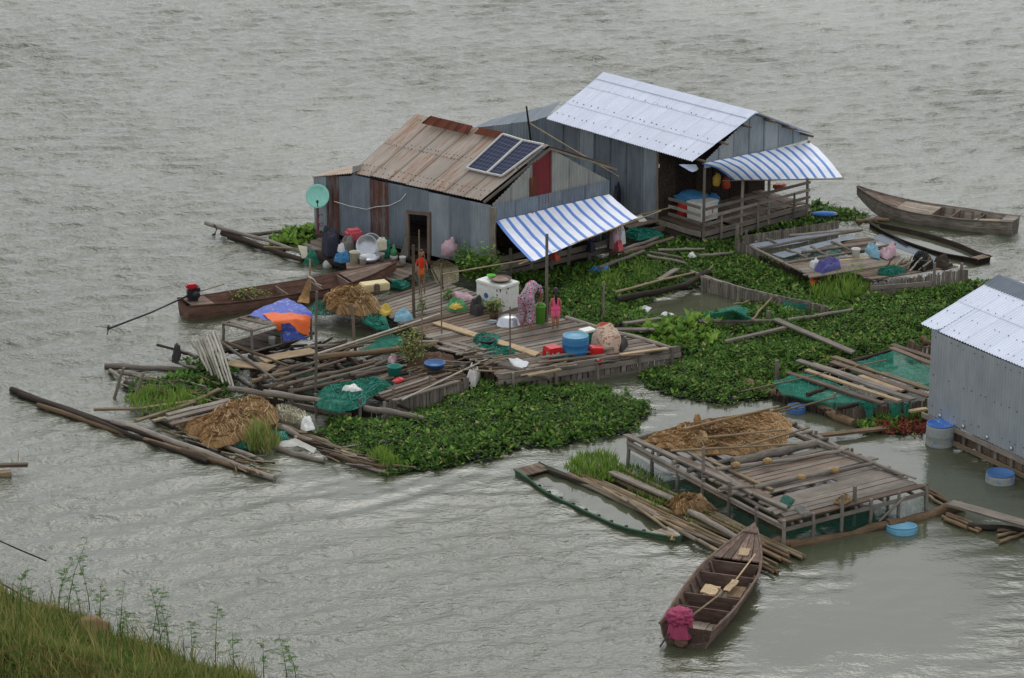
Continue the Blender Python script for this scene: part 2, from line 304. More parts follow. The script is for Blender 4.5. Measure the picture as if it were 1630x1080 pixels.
def heap(name, pts, zb, h, mat, parent=None, n=26, fs_=3.2, seed=0., rough=.35, spread=1.):
    """a slumped, creased pile over a footprint polygon (world xy); nets get loose cord strands"""
    c = Vector((sum(p[0] for p in pts)/len(pts), sum(p[1] for p in pts)/len(pts), 0)); m = len(pts); vs = []; fs = []; seg = m*9; rings = 12
    size = max((Vector(p).to_2d()-c.to_2d()).length for p in pts); f1 = max(fs_, 2.2/size); rs = random.Random(int(seed*10)+3); off = Vector((rs.uniform(-.2, .2), rs.uniform(-.2, .2)))*size
    for i in range(rings+1):
        t = i/rings
        for j in range(seg):
            q = j/seg*m; a = int(q) % m; f = q-int(q); e = Vector(pts[a]).to_2d()*(1-f)+Vector(pts[(a+1) % m]).to_2d()*f
            d = e-c.to_2d(); p = c.to_2d()+off*t+d*(1-t)*(1+.16*mnoise.noise(Vector((e.x*3.1, e.y*3.1, seed)))*(1-t))
            v = Vector(((p.x*.8+p.y*.6)*f1*.6, (p.y*.8-p.x*.6)*f1*1.5, seed)); hz = math.sqrt(max(0, 1-(1-t)**4))*h*.82 if i else 0
            cr = 1-abs(mnoise.noise(v*1.7+Vector((0, 0, 5))))*2.2
            hz *= 1+rough*1.3*mnoise.noise(v*.8)+rough*.7*cr*(.6 if t < .9 else .3)+rough*.4*mnoise.noise(v*3.5); vs.append((p.x, p.y, zb+max(hz, 0)))
    for i in range(rings):
        for j in range(seg): a = i*seg+j; b = i*seg+(j+1) % seg; fs.append((a, b, b+seg, a+seg))
    o = mesh(name, vs, fs, mat, parent, True)
    if mat in ('net_tan', 'net_green', 'rope', 'net_black', 'net_pale') and size > .3:
        P_ = []; F = []
        for k in range(int(30+size*45)):
            i0, j0 = rs.uniform(0, rings*.7), rs.uniform(0, seg); di, dj = rs.uniform(-.8, .8), rs.uniform(-2.5, 2.5); path = []
            for q in range(9):
                i0 = min(max(i0+di, 0), rings-1); j0 += dj; di += rs.uniform(-.3, .3); a = int(i0)*seg+int(j0) % seg; path.append(Vector(vs[a])+Vector((rs.uniform(-.02, .02), rs.uniform(-.02, .02), rs.uniform(.005, .035))))
            r_ = rs.uniform(.006, .013); b0 = len(P_)
            for p in path: P_ += [p+Vector((r_, 0, 0)), p+Vector((-r_*.5, r_, 0)), p+Vector((-r_*.5, -r_, r_))]
            for q in range(8):
                for w_ in range(3): F.append((b0+q*3+w_, b0+q*3+(w_+1) % 3, b0+q*3+3+(w_+1) % 3, b0+q*3+3+w_))
        if mat == 'net_tan':              # combed fibres lying along the folds, loose ends over the rim
            VA = np.array([tuple(v) for v in vs]); P2_ = []; F2 = []; th0 = rs.uniform(-.9, -.4)
            for k in range(int(150+size*260)):
                p = Vector(vs[rs.randrange(len(vs)-seg)]); th = th0+rs.gauss(0, .28); l = rs.uniform(.3, .9); r_ = rs.uniform(.005, .011); tgt = P2_ if k % 2 else P_; fc = F2 if k % 2 else F; b0 = len(tgt)
                for q in range(5):
                    w_ = p.to_2d()+Vector((math.cos(th), math.sin(th)))*l*(q/4-.4); dd_ = (VA[:, 0]-w_.x)**2+(VA[:, 1]-w_.y)**2; iz = int(dd_.argmin()); zz = float(VA[iz, 2]) if dd_[iz] < .06 else zb+.03
                    pt = Vector((w_.x, w_.y, zz+rs.uniform(.004, .03))); tgt += [pt+Vector((r_, 0, 0)), pt+Vector((-r_*.5, r_, 0)), pt+Vector((-r_*.5, -r_, r_))]
                for q in range(4):
                    for w2 in range(3): fc.append((b0+q*3+w2, b0+q*3+(w2+1) % 3, b0+q*3+3+(w2+1) % 3, b0+q*3+3+w2))
            mesh('cord_strands', P2_, F2, 'fibre_dark', o if parent is None else parent, False)['kind'] = 'stuff'
        sm_o = mesh('cord_strands', P_, F, {'net_tan': 'fibre', 'net_green': 'teal_pl', 'rope': 'rope', 'net_black': 'black', 'net_pale': 'jug'}[mat], o if parent is None else parent, False); sm_o['kind'] = 'stuff'
    return o
def blob(name, c, rad, mat, parent=None, seed=0., amp=.25, sub=3, fs_=3., flat=True):
    me = bpy.data.meshes.new(name); bm = bmesh.new(); bmesh.ops.create_icosphere(bm, subdivisions=sub, radius=1)
    for v in bm.verts:
        q = v.co*fs_*.6+Vector((seed, seed*.7, seed*1.3)); v.co *= 1+amp*(mnoise.noise(q)+.6*mnoise.noise(q*2.2))
        v.co = Vector((v.co.x*rad[0], v.co.y*rad[1], v.co.z*rad[2]))
        if flat and v.co.z < -rad[2]*.75: v.co.z = -rad[2]*.75
    for f in bm.faces: f.smooth = True
    bm.to_mesh(me); bm.free(); o = link(name, me, parent, mat); o.location = Vector(c)+Vector((0, 0, rad[2]*.75 if flat else 0))-base(parent); return o
def sheets(parent, bot, top, n, mat, name='wall_sheet', pitch=.105, amp=.021, rows=((0, 1),), jit=.012, out=None, mats=None, skip=None):
    """corrugated sheets side by side: bot(u), top(u) give world points, ridges run bottom to top"""
    L = (bot(1)-bot(0)).length; nrm = (bot(1)-bot(0)).cross(top(.5)-bot(.5)).normalized()
    if out is not None and nrm.dot(Vector(out)) < 0: nrm = -nrm
    res = []
    for ri, (v0, v1) in enumerate(rows):
        for s in range(n):
            if skip and skip(ri, s): continue
            ov = 0 if jit < .007 else .004; u0, u1 = max(0, s/n-ov), min(1, (s+1)/n+ov); nw = max(3, int(round(L/n/pitch))); m = nw*4; vs = []; uv = []
            d0, d1 = random.uniform(-jit, jit), random.uniform(-jit, jit); lift = (0 if jit < .007 else (s % 2)*.0015) + ri*.012
            for k in range(m+1):
                u = u0+(u1-u0)*k/m; o = amp*math.cos(2*math.pi*k/4)+lift; B, T = bot(u), top(u)
                for v in (v0, (v0+v1)/2, v1):
                    e = d0 if v == v0 else (d1 if v == v1 else 0)
                    vs.append(B.lerp(T, v)+nrm*o+(T-B).normalized()*e if (T-B).length > .01 else B+nrm*o); uv.append((u*L, v*(T-B).length))
            fs = [(k*3+i, (k+1)*3+i, (k+1)*3+i+1, k*3+i+1) for k in range(m) for i in (0, 1)]
            mm = mats[(ri*n+s) % len(mats)] if mats else mat
            res.append(mesh(name, vs, fs, mm, parent, True, uv))
    return res
def lerpf(a, b): a = Vector(a); b = Vector(b); return lambda u: a.lerp(b, u)
def screws(parent, bot, top, nu, vs_, out, mat='dark_metal', r=.022):
    P_ = []; F = []; L = (bot(1)-bot(0)); nrm = L.cross(top(.5)-bot(.5)).normalized()
    if nrm.dot(Vector(out)) < 0: nrm = -nrm
    t = L.normalized(); q = (top(.5)-bot(.5)).normalized()
    for v in vs_:
        for i in range(nu):
            u = (i+.5+random.uniform(-.25, .25))/nu
            if random.random() < .12: continue
            c = bot(u).lerp(top(u), v+random.uniform(-.008, .008))+nrm*.045; k = len(P_)
            P_ += [c+t*r-nrm*.03, c+q*r-nrm*.03, c-t*r-nrm*.03, c-q*r-nrm*.03, c]; F += [(k, k+1, k+4), (k+1, k+2, k+4), (k+2, k+3, k+4), (k+3, k, k+4)]
    return tag(mesh('screw_heads', P_, F, mat, parent), kind='stuff')
def deck(parent, L, Rr, n, mat='wood_grey', w=None, t=.04, jit=.12, skip=.03, name='plank', mats=None):
    """n boards from L(u) to Rr(u)"""
    for i in range(n):
        if random.random() < skip: continue
        u = (i+.5)/n; a, b = L(u), Rr(u); d = (b-a).normalized(); ww = w or (L(1)-L(0)).length/n*.93
        a = a-d*random.uniform(-.3, 1)*jit; b = b+d*random.uniform(-.3, 1)*jit
        z = random.uniform(-.012, .012); a.z += z; b.z += z+random.uniform(-.01, .01)
        plank(a, b, ww*random.uniform(.9, 1.03), t, (random.choice(mats) if mats else mat), parent, name)
def pickets(parent, A, B, z0, z1, n, mat='wood_grey', w=None, jit=.06, t=.025, name='picket', bamboo=False):
    A = Vector(A); B = Vector(B); L = (B-A).length; d = (B-A).normalized(); nn = Vector((-d.y, d.x, 0))
    for i in range(n):
        p = A.lerp(B, (i+.5)/n)+nn*random.uniform(-.012, .012); q = p.copy(); p.z = z0; q.z = z1+random.uniform(-jit, jit); q += d*random.uniform(-.02, .02)
        ww = (w or L/n*.86)*random.uniform(.8, 1.1)
        if bamboo: log(p, q, ww/2, mat, parent, name, True)
        else: plank(p, q, ww, t, mat, parent, name, roll=math.atan2(d.y, d.x)+.2915)
def g2(w_, z): return Vector((w_.x, w_.y, z))

# ================================================================ WATER
def poly_dist(P, poly):
    """signed distance (positive inside) of points P (n,2) to polygon"""
    poly = np.asarray(poly, float); n = len(poly); ins = np.zeros(len(P), bool); dm = np.full(len(P), 1e9)
    for i in range(n):
        a, b = poly[i], poly[(i+1) % n]; e = b-a; t = np.clip(((P-a)@e)/(e@e), 0, 1); q = P-(a+t[:, None]*e); dm = np.minimum(dm, (q*q).sum(1))
        c = (a[1] > P[:, 1]) != (b[1] > P[:, 1]); xi = (b[0]-a[0])*(P[:, 1]-a[1])/(b[1]-a[1]+1e-12)+a[0]; ins ^= c & (P[:, 0] < xi)
    return np.where(ins, 1, -1)*np.sqrt(dm)
def wpoly(pts, z=0.): return [tuple(W(x, y, z).to_2d()) for x, y in pts]
def sm(x, a, b): t = np.clip((x-a)/(b-a), 0, 1); return t*t*(3-2*t)
def nval(x, y, s, seed):                  # cheap value noise
    xi = np.floor(x/s).astype(int); yi = np.floor(y/s).astype(int); fx = x/s-xi; fy = y/s-yi; fx = fx*fx*(3-2*fx); fy = fy*fy*(3-2*fy)
    def h(a, b): v = np.sin(a*127.1+b*311.7+seed*74.7)*43758.5453; return v-np.floor(v)
    return (h(xi, yi)*(1-fx)+h(xi+1, yi)*fx)*(1-fy)+(h(xi, yi+1)*(1-fx)+h(xi+1, yi+1)*fx)*fy
def in_poly(poly, dens, holes=(), wob=.35, seed=0):
    poly = np.array(poly); lo, hi = poly.min(0)-.4, poly.max(0)+.4; n = int(dens*np.prod(hi-lo)); P_ = lo+rng.random((n, 2))*(hi-lo)
    d = poly_dist(P_, poly)+wob*1.6*(nval(P_[:, 0], P_[:, 1], .7, seed)-.5)+wob*(nval(P_[:, 0], P_[:, 1], .28, seed+3)-.5)
    for h in holes: d = np.minimum(d, -poly_dist(P_, np.array(h))+.2*(nval(P_[:, 0], P_[:, 1], .4, 8)-.5))
    k = d > 0; return P_[k], d[k]
CALM = [wpoly([(440, 760), (500, 720), (650, 755), (1010, 690), (1010, 610), (1480, 640), (1480, 720), (1640, 740), (1640, 1090), (1150, 1075), (1160, 980), (1230, 915), (890, 740), (700, 790), (560, 800)]),
        wpoly([(815, 745), (905, 745), (1090, 860), (1060, 868)]), wpoly([(1385, 360), (1450, 355), (1580, 415), (1545, 425), (1400, 400)]), wpoly([(440, 430), (640, 450), (600, 400), (500, 395)]), wpoly([(1010, 480), (1200, 460), (1330, 510), (1150, 530), (1020, 500)])]
def build_water():
    x0, x1, y0, y1, dx, dy = -27., 27., 56., 136., .15, .115
    nx, ny = int((x1-x0)/dx)+1, int((y1-y0)/dy)+1
    X, Y = np.meshgrid(np.linspace(x0, x1, nx), np.linspace(y0, y1, ny)); x = X.ravel(); y = Y.ravel(); P_ = np.stack([x, y], 1)
    rough = np.ones(len(x))
    for i, c in enumerate(CALM): rough *= 1-[.9, .97, .97, .75, .97][i]*sm(poly_dist(P_, c)+(2.2*(nval(x, y, 2.6, 31)-.5)+1.2*(nval(x, y, .9, 32)-.5) if i == 0 else 0), [-3.4, -.3, -.3, -.8, -.3][i], [2.6, .2, .2, .5, .3][i])
    gust = .55+.75*nval(x+.4*y, y, 9., 1)*.6+.75*nval(x, y, 3.4, 2)*.4
    near = 1-.3*sm(-y, -90, -72)*1.0
    z = np.zeros(len(x)); rs = np.random.default_rng(3)
    for i in range(70):
        lam = .36*(4.5**rs.random()); th = rs.normal(math.pi*.5+.28, .36); k = 2*math.pi/lam; ph = rs.random()*6.28
        gx, gy = math.cos(th), math.sin(th); env = .45+.9*nval(x+i*13.1, y, 2.2+lam*2, 5+i % 7)
        z += .0054*lam**.8*np.sin(k*(gx*x+gy*y)+ph)*env
    z *= rough*gust*near
    cx, cy = W(330, 640).to_2d(); r = np.hypot(x-cx, y-cy); ang = np.arctan2(y-cy, x-cx)
    am = sm(r, 5.5, 8)*(1-sm(r, 15, 24))*sm(-ang, .25, .6)*(1-sm(-ang, 2.2, 2.7))
    rr = r+.35*nval(x, y, 2.5, 9)
    z += .008*am*(np.sin(rr*2*math.pi/.62)+.6*np.sin(rr*2*math.pi/.95+1))*(.4+.9*nval(x, y, 1.3, 12))
    # ring-free margin blends to the flat outer sheet
    edge = np.minimum.reduce([x-x0, x1-x, y-y0, y1-y]); z *= sm(edge, 0, 2)
    vs = np.stack([x, y, z], 1)
    i = np.arange((nx-1)*(ny-1)); a = (i//(nx-1))*nx+i % (nx-1); q = np.stack([a, a+1, a+nx+1, a+nx], 1).ravel()
    me = bpy.data.meshes.new('water'); k = len(vs); big = 4000.
    out = np.array([[-big, -200, 0], [x0, -200, 0], [x1, -200, 0], [big, -200, 0], [-big, y0, 0], [big, y0, 0], [-big, y1, 0], [big, y1, 0], [-big, big, 0], [x0, big, 0], [x1, big, 0], [big, big, 0]], float)
    c00, c10, c01, c11 = 0, nx-1, (ny-1)*nx, ny*nx-1
    o = lambda j: k+j
    ex = [[o(0), o(1), c00, o(4)], [o(1), o(2), c10, c00], [o(2), o(3), o(5), c10], [o(4), c00, c01, o(6)], [c10, o(5), o(7), c11], [o(6), c01, o(9), o(8)], [c01, c11, o(10), o(9)], [c11, o(7), o(11), o(10)]]
    lv = np.concatenate([q, np.array(ex).ravel()]); nf = len(lv)//4
    me.vertices.add(k+12); me.vertices.foreach_set('co', np.concatenate([vs, out]).ravel().astype(np.float32)); me.loops.add(len(lv)); me.loops.foreach_set('vertex_index', lv.astype(np.int32))
    me.polygons.add(nf); me.polygons.foreach_set('loop_start', np.arange(0, nf*4, 4, dtype=np.int32)); me.polygons.foreach_set('use_smooth', np.ones(nf, bool)); me.update(calc_edges=True)
    at = me.attributes.new('rough', 'FLOAT', 'POINT'); at.data.foreach_set('value', np.concatenate([rough*gust*near, np.ones(12)]).astype(np.float32))
    tag(link('water', me, None, 'water'), kind='structure')
build_water()

# ================================================================ HOUSE with the rusty tan roof
def horiz(v): return Vector((v.x, v.y, 0)).normalized()
A1 = W(783, 428, .4); A1.z = 0
E0, E1 = W(768, 321, 2.42), W(560, 277, 2.42); a1 = horiz(E1-E0)
B1 = W(968, 285, 2.45); b1 = horiz(g2(B1, 0)-A1); G1 = V(968, 300, A1, b1)
R0, R1 = W(874, 235, 3.85), W(663, 185, 3.85)
E2 = R0+(R0-E0); E2 = W(979, 268, 2.5); E3 = E2+(R1-R0)
h1 = thing('tin_house', 'floating tin house with tan rusty corrugated roof and a red gable sheet', 'house', g2(A1, 0.))
def wl(px, py): return V(px, py, A1, a1)
def gb(px, py): return V(px, py, A1, b1)
n1 = Vector((a1.y, -a1.x, 0)); n1 = n1 if n1.y < 0 else -n1; nb = Vector((b1.y, -b1.x, 0)); nb = nb if nb.y < 0 else -nb
wA, wD0, wD1, wB, wL = A1, g2(wl(684, 400), 0), g2(wl(650, 400), 0), g2(wl(561, 300), 0), g2(wl(500, 300), 0)
zt = lambda p, up: lambda u: p(u)+Vector((0, 0, up))
def wall(p, q, z0, z1, n, mat, z1b=None, mats=None, par=None, out=n1, nm='wall_sheet'):
    return sheets(par or h1, lerpf(g2(p, z0), g2(q, z0)), lerpf(g2(p, z1), g2(q, z1 if z1b is None else z1b)), n, mat, out=out, mats=mats, name=nm)
wall(wA, wD0, .38, 2.4, 3, 'zinc', mats=['zinc', 'zinc_dark', 'zinc'])
zd = wl(667, 338).z
wall(wD0, wD1, zd, 2.42, 1, 'zinc_dark')
wall(wD1, wB, .38, 2.42, 3, 'zinc', mats=['zinc_dark', 'rust_mix', 'zinc_dark'])
wall(wB, wL, .38, 2.4, 3, 'zinc', z1b=wl(500, 282).z, mats=['zinc_dark', 'rust_mix', 'zinc'])
zl = wl(500, 282).z
bk = b1*4.3
wall(wL, wL+bk*.55, .38, zl, 2, 'zinc', out=-a1)
wall(wL+bk*.55, wA+bk, .38, 2.2, 5, 'zinc_dark', out=-n1)
wall(wB, wB+bk*.9, 2.0, 2.7, 3, 'zinc', out=-a1)
# front gable
Gt = lambda u: Vector((0, 0, 0))
gA, gB = g2(A1, 0), g2(G1, 0)
pk = R0.copy(); up_ = ((g2(pk, 0)-gA).dot(b1))/((gB-gA).length)
def gtop(u):
    p = gA.lerp(gB, u); z = 2.42+(3.82-2.42)*(u/up_ if u < up_ else (1-u)/(1-up_)); return g2(p, z)
sheets(h1, lerpf(g2(gA, 2.1), g2(gB, 2.1)), gtop, 6, 'zinc_pale', 'gable_sheet', out=nb, mats=['zinc_pale', 'zinc_pale', 'paint_red', 'zinc_pale', 'zinc_pale', 'zinc_pale'])
rs_ = sheets(h1, lerpf(gA.lerp(gB, .31)+Vector((0, 0, 2.4))+nb*.02, gA.lerp(gB, .335*1.12)+Vector((0, 0, 2.4))+nb*.02), lerpf(gtop(.31)-Vector((0, 0, .35))+nb*.02, gtop(.37)-Vector((0, 0, .45))+nb*.02), 1, 'rust', 'rusty_patch', out=nb)
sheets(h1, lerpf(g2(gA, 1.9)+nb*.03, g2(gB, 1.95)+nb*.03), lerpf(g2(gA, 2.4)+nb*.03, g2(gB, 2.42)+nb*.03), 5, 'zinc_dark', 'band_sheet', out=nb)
sheets(h1, lerpf(g2(gA, .4)+a1*1.7, g2(gB, .4)+a1*1.7), lerpf(g2(gA, 2.2)+a1*1.7, g2(gB, 2.2)+a1*1.7), 4, 'wood_dark', 'inner_wall_sheet', out=nb)  # dark wood colour on this inner wall stands in for veranda shade
wall(gB, gB+a1*5.2, .4, 2.4, 5, 'zinc_dark', out=-n1)
# roof
Z = Vector((0, 0, .05)); rows = ((0, .53), (.5, 1.0))
nU = Vector((0, -.3, 1))
sheets(h1, lerpf(E0+Z, E1+Z), lerpf(R0+Z, R1+Z), 7, 'tan_roof', 'roof_sheet', rows=rows, out=nU, jit=.03, amp=.025)
sheets(h1, lerpf(E2+Z, E3+Z), lerpf(R0+Z, R1+Z), 7, 'tan_roof', 'roof_sheet', rows=((0, 1),), out=nU, jit=.03)
screws(h1, lerpf(E0+Z, E1+Z), lerpf(R0+Z, R1+Z), 34, (.06, .14, .5, .55, .93), nU)
nr1 = (E1-E0).cross(R0-E0).normalized(); nr1 = nr1 if nr1.z > 0 else -nr1
def rf(px, py, up=.09): return PL(px, py, E0+Z, nr1)+nr1*up
for q in (((673, 199), (747, 217), (755, 203), (688, 187)), ((756, 216), (800, 224), (808, 214), (766, 206))):
    p = [rf(*c, up=.07) for c in q]; o, = sheets(h1, lerpf(p[0], p[1]), lerpf(p[3], p[2]), 1, 'rust', 'ridge_sheet', out=nU)
    if q[0][0] < 700: o['label'] = 'dark red rusted ridge sheet'
L0, L1 = wl(497, 281)+n1*.1, wl(564, 275)+n1*.1
sheets(h1, lerpf(L0, L1), lerpf(L0+bk*.5+Vector((0, 0, .15)), L1+bk*.5+Vector((0, 0, .25))), 2, 'tan_roof', 'roof_sheet', out=nU)
# timber
for p, q in ((E0, R0), (E2, R0)): plank(p+Vector((0, 0, -.03))-a1*.05, q+Vector((0, 0, -.03))-a1*.05, .05, .07, 'wood_grey', h1, 'barge_board')
plank(g2(A1, .1)+nb*.07-n1*.0, g2(A1, 2.35)+nb*.07, .2, .1, 'wood_grey', h1, 'post')
for u in (.33, .66, 1.): plank(g2(gA.lerp(gB, u), .1)+nb*.05, g2(gA.lerp(gB, u), 1.95)+nb*.05, .1, .08, 'wood_grey', h1, 'post')
for p_, q_ in (((650, 338), (652, 425)), ((684, 338), (684, 425))):
    a, b = wl(*p_), wl(*q_); plank(b+n1*.04, a+n1*.04, .1, .06, 'wood_brown', h1, 'door_jamb', roll=math.atan2(a1.y, a1.x)+.29)
plank(wl(648, 337)+n1*.05, wl(686, 341)+n1*.05, .06, .09, 'wood_brown', h1, 'door_lintel')
deck(h1, lerpf(g2(gA, .42), g2(gB, .42)), lerpf(g2(gA, .42)+a1*6.6, g2(gB, .42)+a1*6.6), 14, 'wood_dark', jit=.02)  # floor coloured dark to imitate the unlit room behind the doorway
# veranda rail boards beneath the awning
for z, t0, t1 in ((.2, 0, 1.02), (.42, .0, 1.0), (.68, .02, .62), (.92, .5, .98)):
    plank(g2(gA.lerp(gB, t0), z)+nb*.16, g2(gA.lerp(gB, t1), z+.03)+nb*.16, .05, .17, 'wood_grey', h1, 'rail_board')
for u in (.12, .3, .47, .62, .8): plank(g2(gA.lerp(gB, u), -.2)+nb*.22, g2(gA.lerp(gB, u), 1.0)+nb*.22, .09, .05, 'wood_grey', h1, 'rail_post')
boxmesh('board_panel', gb(967, 388)+nb*.3, (.17, .03, .5), 'wood_brown', h1, math.atan2(b1.y, b1.x))
for i in range(6):                        # floats under the house
    u = (i+.5)/6; p = gA.lerp(wL, u); log(g2(p, .12)+n1*.1, g2(p, .12)+bk, .2, 'wood_dark', h1, 'float_log')
log(g2(gA, .16)+n1*.05, g2(wL, .16)+n1*.05, .12, 'wood_dark', h1, 'float_log')

# awning
def awning(name, lab, tl, tr, bl, br, mat, sag, stripes_n):
    g = [[tl.lerp(tr, u).lerp(bl.lerp(br, u), v) for u in np.linspace(0, 1, 8)] for v in np.linspace(0, 1, 5)]
    for i, row in enumerate(g):
        v = i/4
        for p in row: p.z -= sag*4*v*(1-v)
    th = thing(name, lab, 'awning', tl.copy()); cloth('tarpaulin', g, mat, th, 4, .025, 1.8)
    return th
an = awning('awning', 'blue and white striped tarpaulin awning below the red gable sheet', gb(787, 352)+nb*.06, gb(968, 308)+nb*.06, W(846, 417, 1.3), W(1016, 346, 1.45), 'tarp_stripe', .05, 12)
log(W(826, 421, 1.27), W(1052, 336, 1.5), .025, 'bamboo', an, 'edge_pole', True)
log(W(992, 349, 1.4), W(1075, 329, 1.3), .022, 'bamboo', an, 'edge_pole', True)
cloth('tarp_corner', [[W(1008, 346, 1.45), W(1022, 343, 1.45)], [W(1018, 354, 1.3), W(1030, 352, 1.28)]], 'pvc', an, 4, .02)
# solar panels
for (q, lb) in ((((745, 272), (777, 280), (834, 228), (803, 218)), 'blue solar panel on tan roof, farther from the gable end'), (((778, 280), (801, 285), (868, 235), (835, 228)), 'blue solar panel on tan roof beside the gable edge')):
    p = [rf(*c, up=.12) for c in q]; t = thing('solar_panel', lb, 'solar panel', (p[0]+p[2])/2, 'solar panels on the tan roof')
    d = nr1*.035; vs = p+[x-d for x in p]; fs = [(0, 1, 2, 3), (4, 7, 6, 5)]+[(i, i+4, (i+1) % 4+4, (i+1) % 4) for i in range(4)]
    mesh('panel_cells', vs, fs, 'solar', t, uv=[(0, 0), (1, 0), (1, 1), (0, 1)]*2)
    for i in range(4): plank(p[i]+nr1*.012, p[(i+1) % 4]+nr1*.012, .05, .05, 'frame_alu', t, 'frame_bar', k=0)
    plank(p[0].lerp(p[3], .3)-nr1*.06, p[1].lerp(p[2], .3)-nr1*.06, .04, .05, 'frame_alu', t, 'mounting_rail', k=0)
# satellite dish
dc = wl(521, 308)+n1*.45; ds = thing('satellite_dish', 'pale mint satellite dish on a post at the tin house corner', 'satellite dish', g2(dc, .4))
prof = [(.0, .0), (.1, .005), (.2, .022), (.3, .055), (.375, .09), (.38, .08), (.3, .04), (.2, .008), (.0, -.015)]
dd = lathe('reflector', prof, 'dish', dc, ds, 28, (R(68), 0, R(-8)))
log(g2(dc, .4)+Vector((-.03, .08, 0)), dc+Vector((-.03, .08, -.1)), .05, 'wood_grey', ds, 'post', True)
tube('feed_arm', [dc+Vector((0, .02, -.34)), dc+Vector((0, -.25, -.25)), dc+Vector((0, -.33, -.1))], .014, 'dark_metal', ds)
lathe('feed_horn', [(.03, 0), (.045, .04), (.03, .09)], 'dark_metal', dc+Vector((0, -.33, -.12)), ds, 10)
cab = [wl(540, 318)+n1*.25, wl(560, 328)+n1*.06, wl(585, 333)+n1*.05, wl(600, 329)+n1*.05, wl(622, 327)+n1*.05, wl(640, 318)+n1*.05, wl(648, 308)+n1*.05]
tag(tube('cable', cab, .012, 'white', None, 5), 'thin white cable slung along tin wall from the satellite dish', 'cable')
tag(tube('rope_coil', [dc+Vector((.06+.07*math.cos(i*.9), -.06+.02*math.sin(i*2), -.62-.04*i+.12*math.sin(i*.9))) for i in range(14)], .018, 'maroon', None, 5), 'dark red rope coil hanging from the satellite dish post', 'rope')

# ================================================================ HOUSE with the pale roof
EA, EB = W(1103, 260, 2.8), W(870, 192, 2.8); a2 = horiz(EB-EA)
A2 = g2(W(1120, 257, 2.8), 0); C2 = g2(W(1286, 214, 2.8), 0); b2 = horiz(C2-A2)
RA, RB = W(1207, 183, 3.95), W(962, 120, 3.95); EC = W(1294, 216, 2.85); ED = EC+(RB-RA)
n2 = Vector((a2.y, -a2.x, 0)); n2 = n2 if n2.y < 0 else -n2; m2 = Vector((b2.y, -b2.x, 0)); m2 = m2 if m2.y < 0 else -m2
h2 = thing('tin_house', 'floating tin house with pale lavender grey corrugated roof and open railed porch', 'house', A2)
def wl2(px, py): return V(px, py, A2, a2)
def gb2(px, py): return V(px, py, A2, b2)
P2 = g2(wl2(1048, 300), 0); D2 = g2(wl2(872, 210), 0)
wall(P2, D2, .3, 2.72, 7, 'zinc_dark', par=h2, out=n2, mats=['zinc', 'zinc_dark', 'zinc_dark', 'zinc_dark'])
wall(D2, D2+b2*5, .3, 2.72, 6, 'zinc', par=h2, out=a2)
wall(P2+b2*.01, P2+b2*5, .3, 2.8, 6, 'wood_dark', par=h2, out=-a2, nm='inner_wall_sheet')  # porch shade put into the colour of the inner wall sheets
wall(D2+b2*5, P2+b2*5, .3, 2.7, 7, 'zinc_dark', par=h2, out=-n2)
gpk = ((g2(RA, 0)-A2).dot(b2))/(C2-A2).length
def gtop2(u):
    p = A2.lerp(C2, u); return g2(p, 2.78+(3.93-2.78)*(u/gpk if u < gpk else (1-u)/(1-gpk)))
sheets(h2, lerpf(g2(A2, 2.55), g2(C2, 2.62)), gtop2, 7, 'zinc', 'gable_sheet', out=m2, mats=['zinc', 'zinc_new', 'zinc'])
rows2 = ((0, .36), (.34, .72), (.7, 1.0))
sheets(h2, lerpf(EA+Z, EB+Z), lerpf(RA+Z, RB+Z), 9, 'zinc_roof', 'roof_sheet', rows=rows2, out=nU, jit=.005, amp=.022)
sheets(h2, lerpf(EC+Z, ED+Z), lerpf(RA+Z, RB+Z), 9, 'zinc_roof', 'roof_sheet', rows=((0, 1),), out=nU, jit=.006)
screws(h2, lerpf(EA+Z, EB+Z), lerpf(RA+Z, RB+Z), 24, (.14, .4, .72, .9), nU, r=.026)
nr2 = (EB-EA).cross(RA-EA).normalized(); nr2 = nr2 if nr2.z > 0 else -nr2
sheets(h2, lerpf(RA.lerp(EA, .14)+Z+nr2*.05, RB.lerp(EB, .14)+Z+nr2*.05), lerpf(RA+Z+nr2*.06, RB+Z+nr2*.06), 4, 'zinc_roof', 'ridge_cap', out=nU, jit=.004)
for u in (.1, .45, .8):                   # purlin ends sticking out at the gable
    for s_, e_ in ((EA, RA), (EC, RA)):
        p = s_.lerp(e_, u); plank(p-a2*.25-Vector((0, 0, .05)), p+a2*.6-Vector((0, 0, .05)), .07, .06, 'wood_brown', h2, 'purlin')
for p in (A2, C2, A2.lerp(C2, .36), A2.lerp(C2, .62)): log(g2(p, -.3)+m2*.05, g2(p, 2.6)+m2*.05, .055, 'wood_grey', h2, 'post', True)
log(g2(P2, -.2)+n2*.05, g2(P2, 2.75)+n2*.05, .06, 'wood_grey', h2, 'post', True)
for z in (.75, .98, 1.25): plank(g2(A2, z)+m2*.12, g2(C2, z-.02)+m2*.12, .04, .09, 'wood_grey', h2, 'rail')
for z in (.8, 1.05, 1.3): plank(g2(A2, z)+n2*.1, g2(P2, z)+n2*.1-a2*.6, .04, .09, 'wood_grey', h2, 'rail')
plank(g2(A2, .42)+m2*.08, g2(C2, .42)+m2*.08, .05, .16, 'wood_grey', h2, 'edge_beam'); plank(g2(A2, .2)+m2*.05, g2(C2, .2)+m2*.05, .05, .16, 'wood_grey', h2, 'edge_beam')
plank(g2(A2, .42)+n2*.08, g2(P2, .42)+n2*.08, .05, .16, 'wood_grey', h2, 'edge_beam')
deck(h2, lerpf(g2(A2, .5), g2(C2, .5)), lerpf(g2(A2, .5)+a2*2.2, g2(C2, .5)+a2*2.2), 18, 'wood_brown', jit=.02)
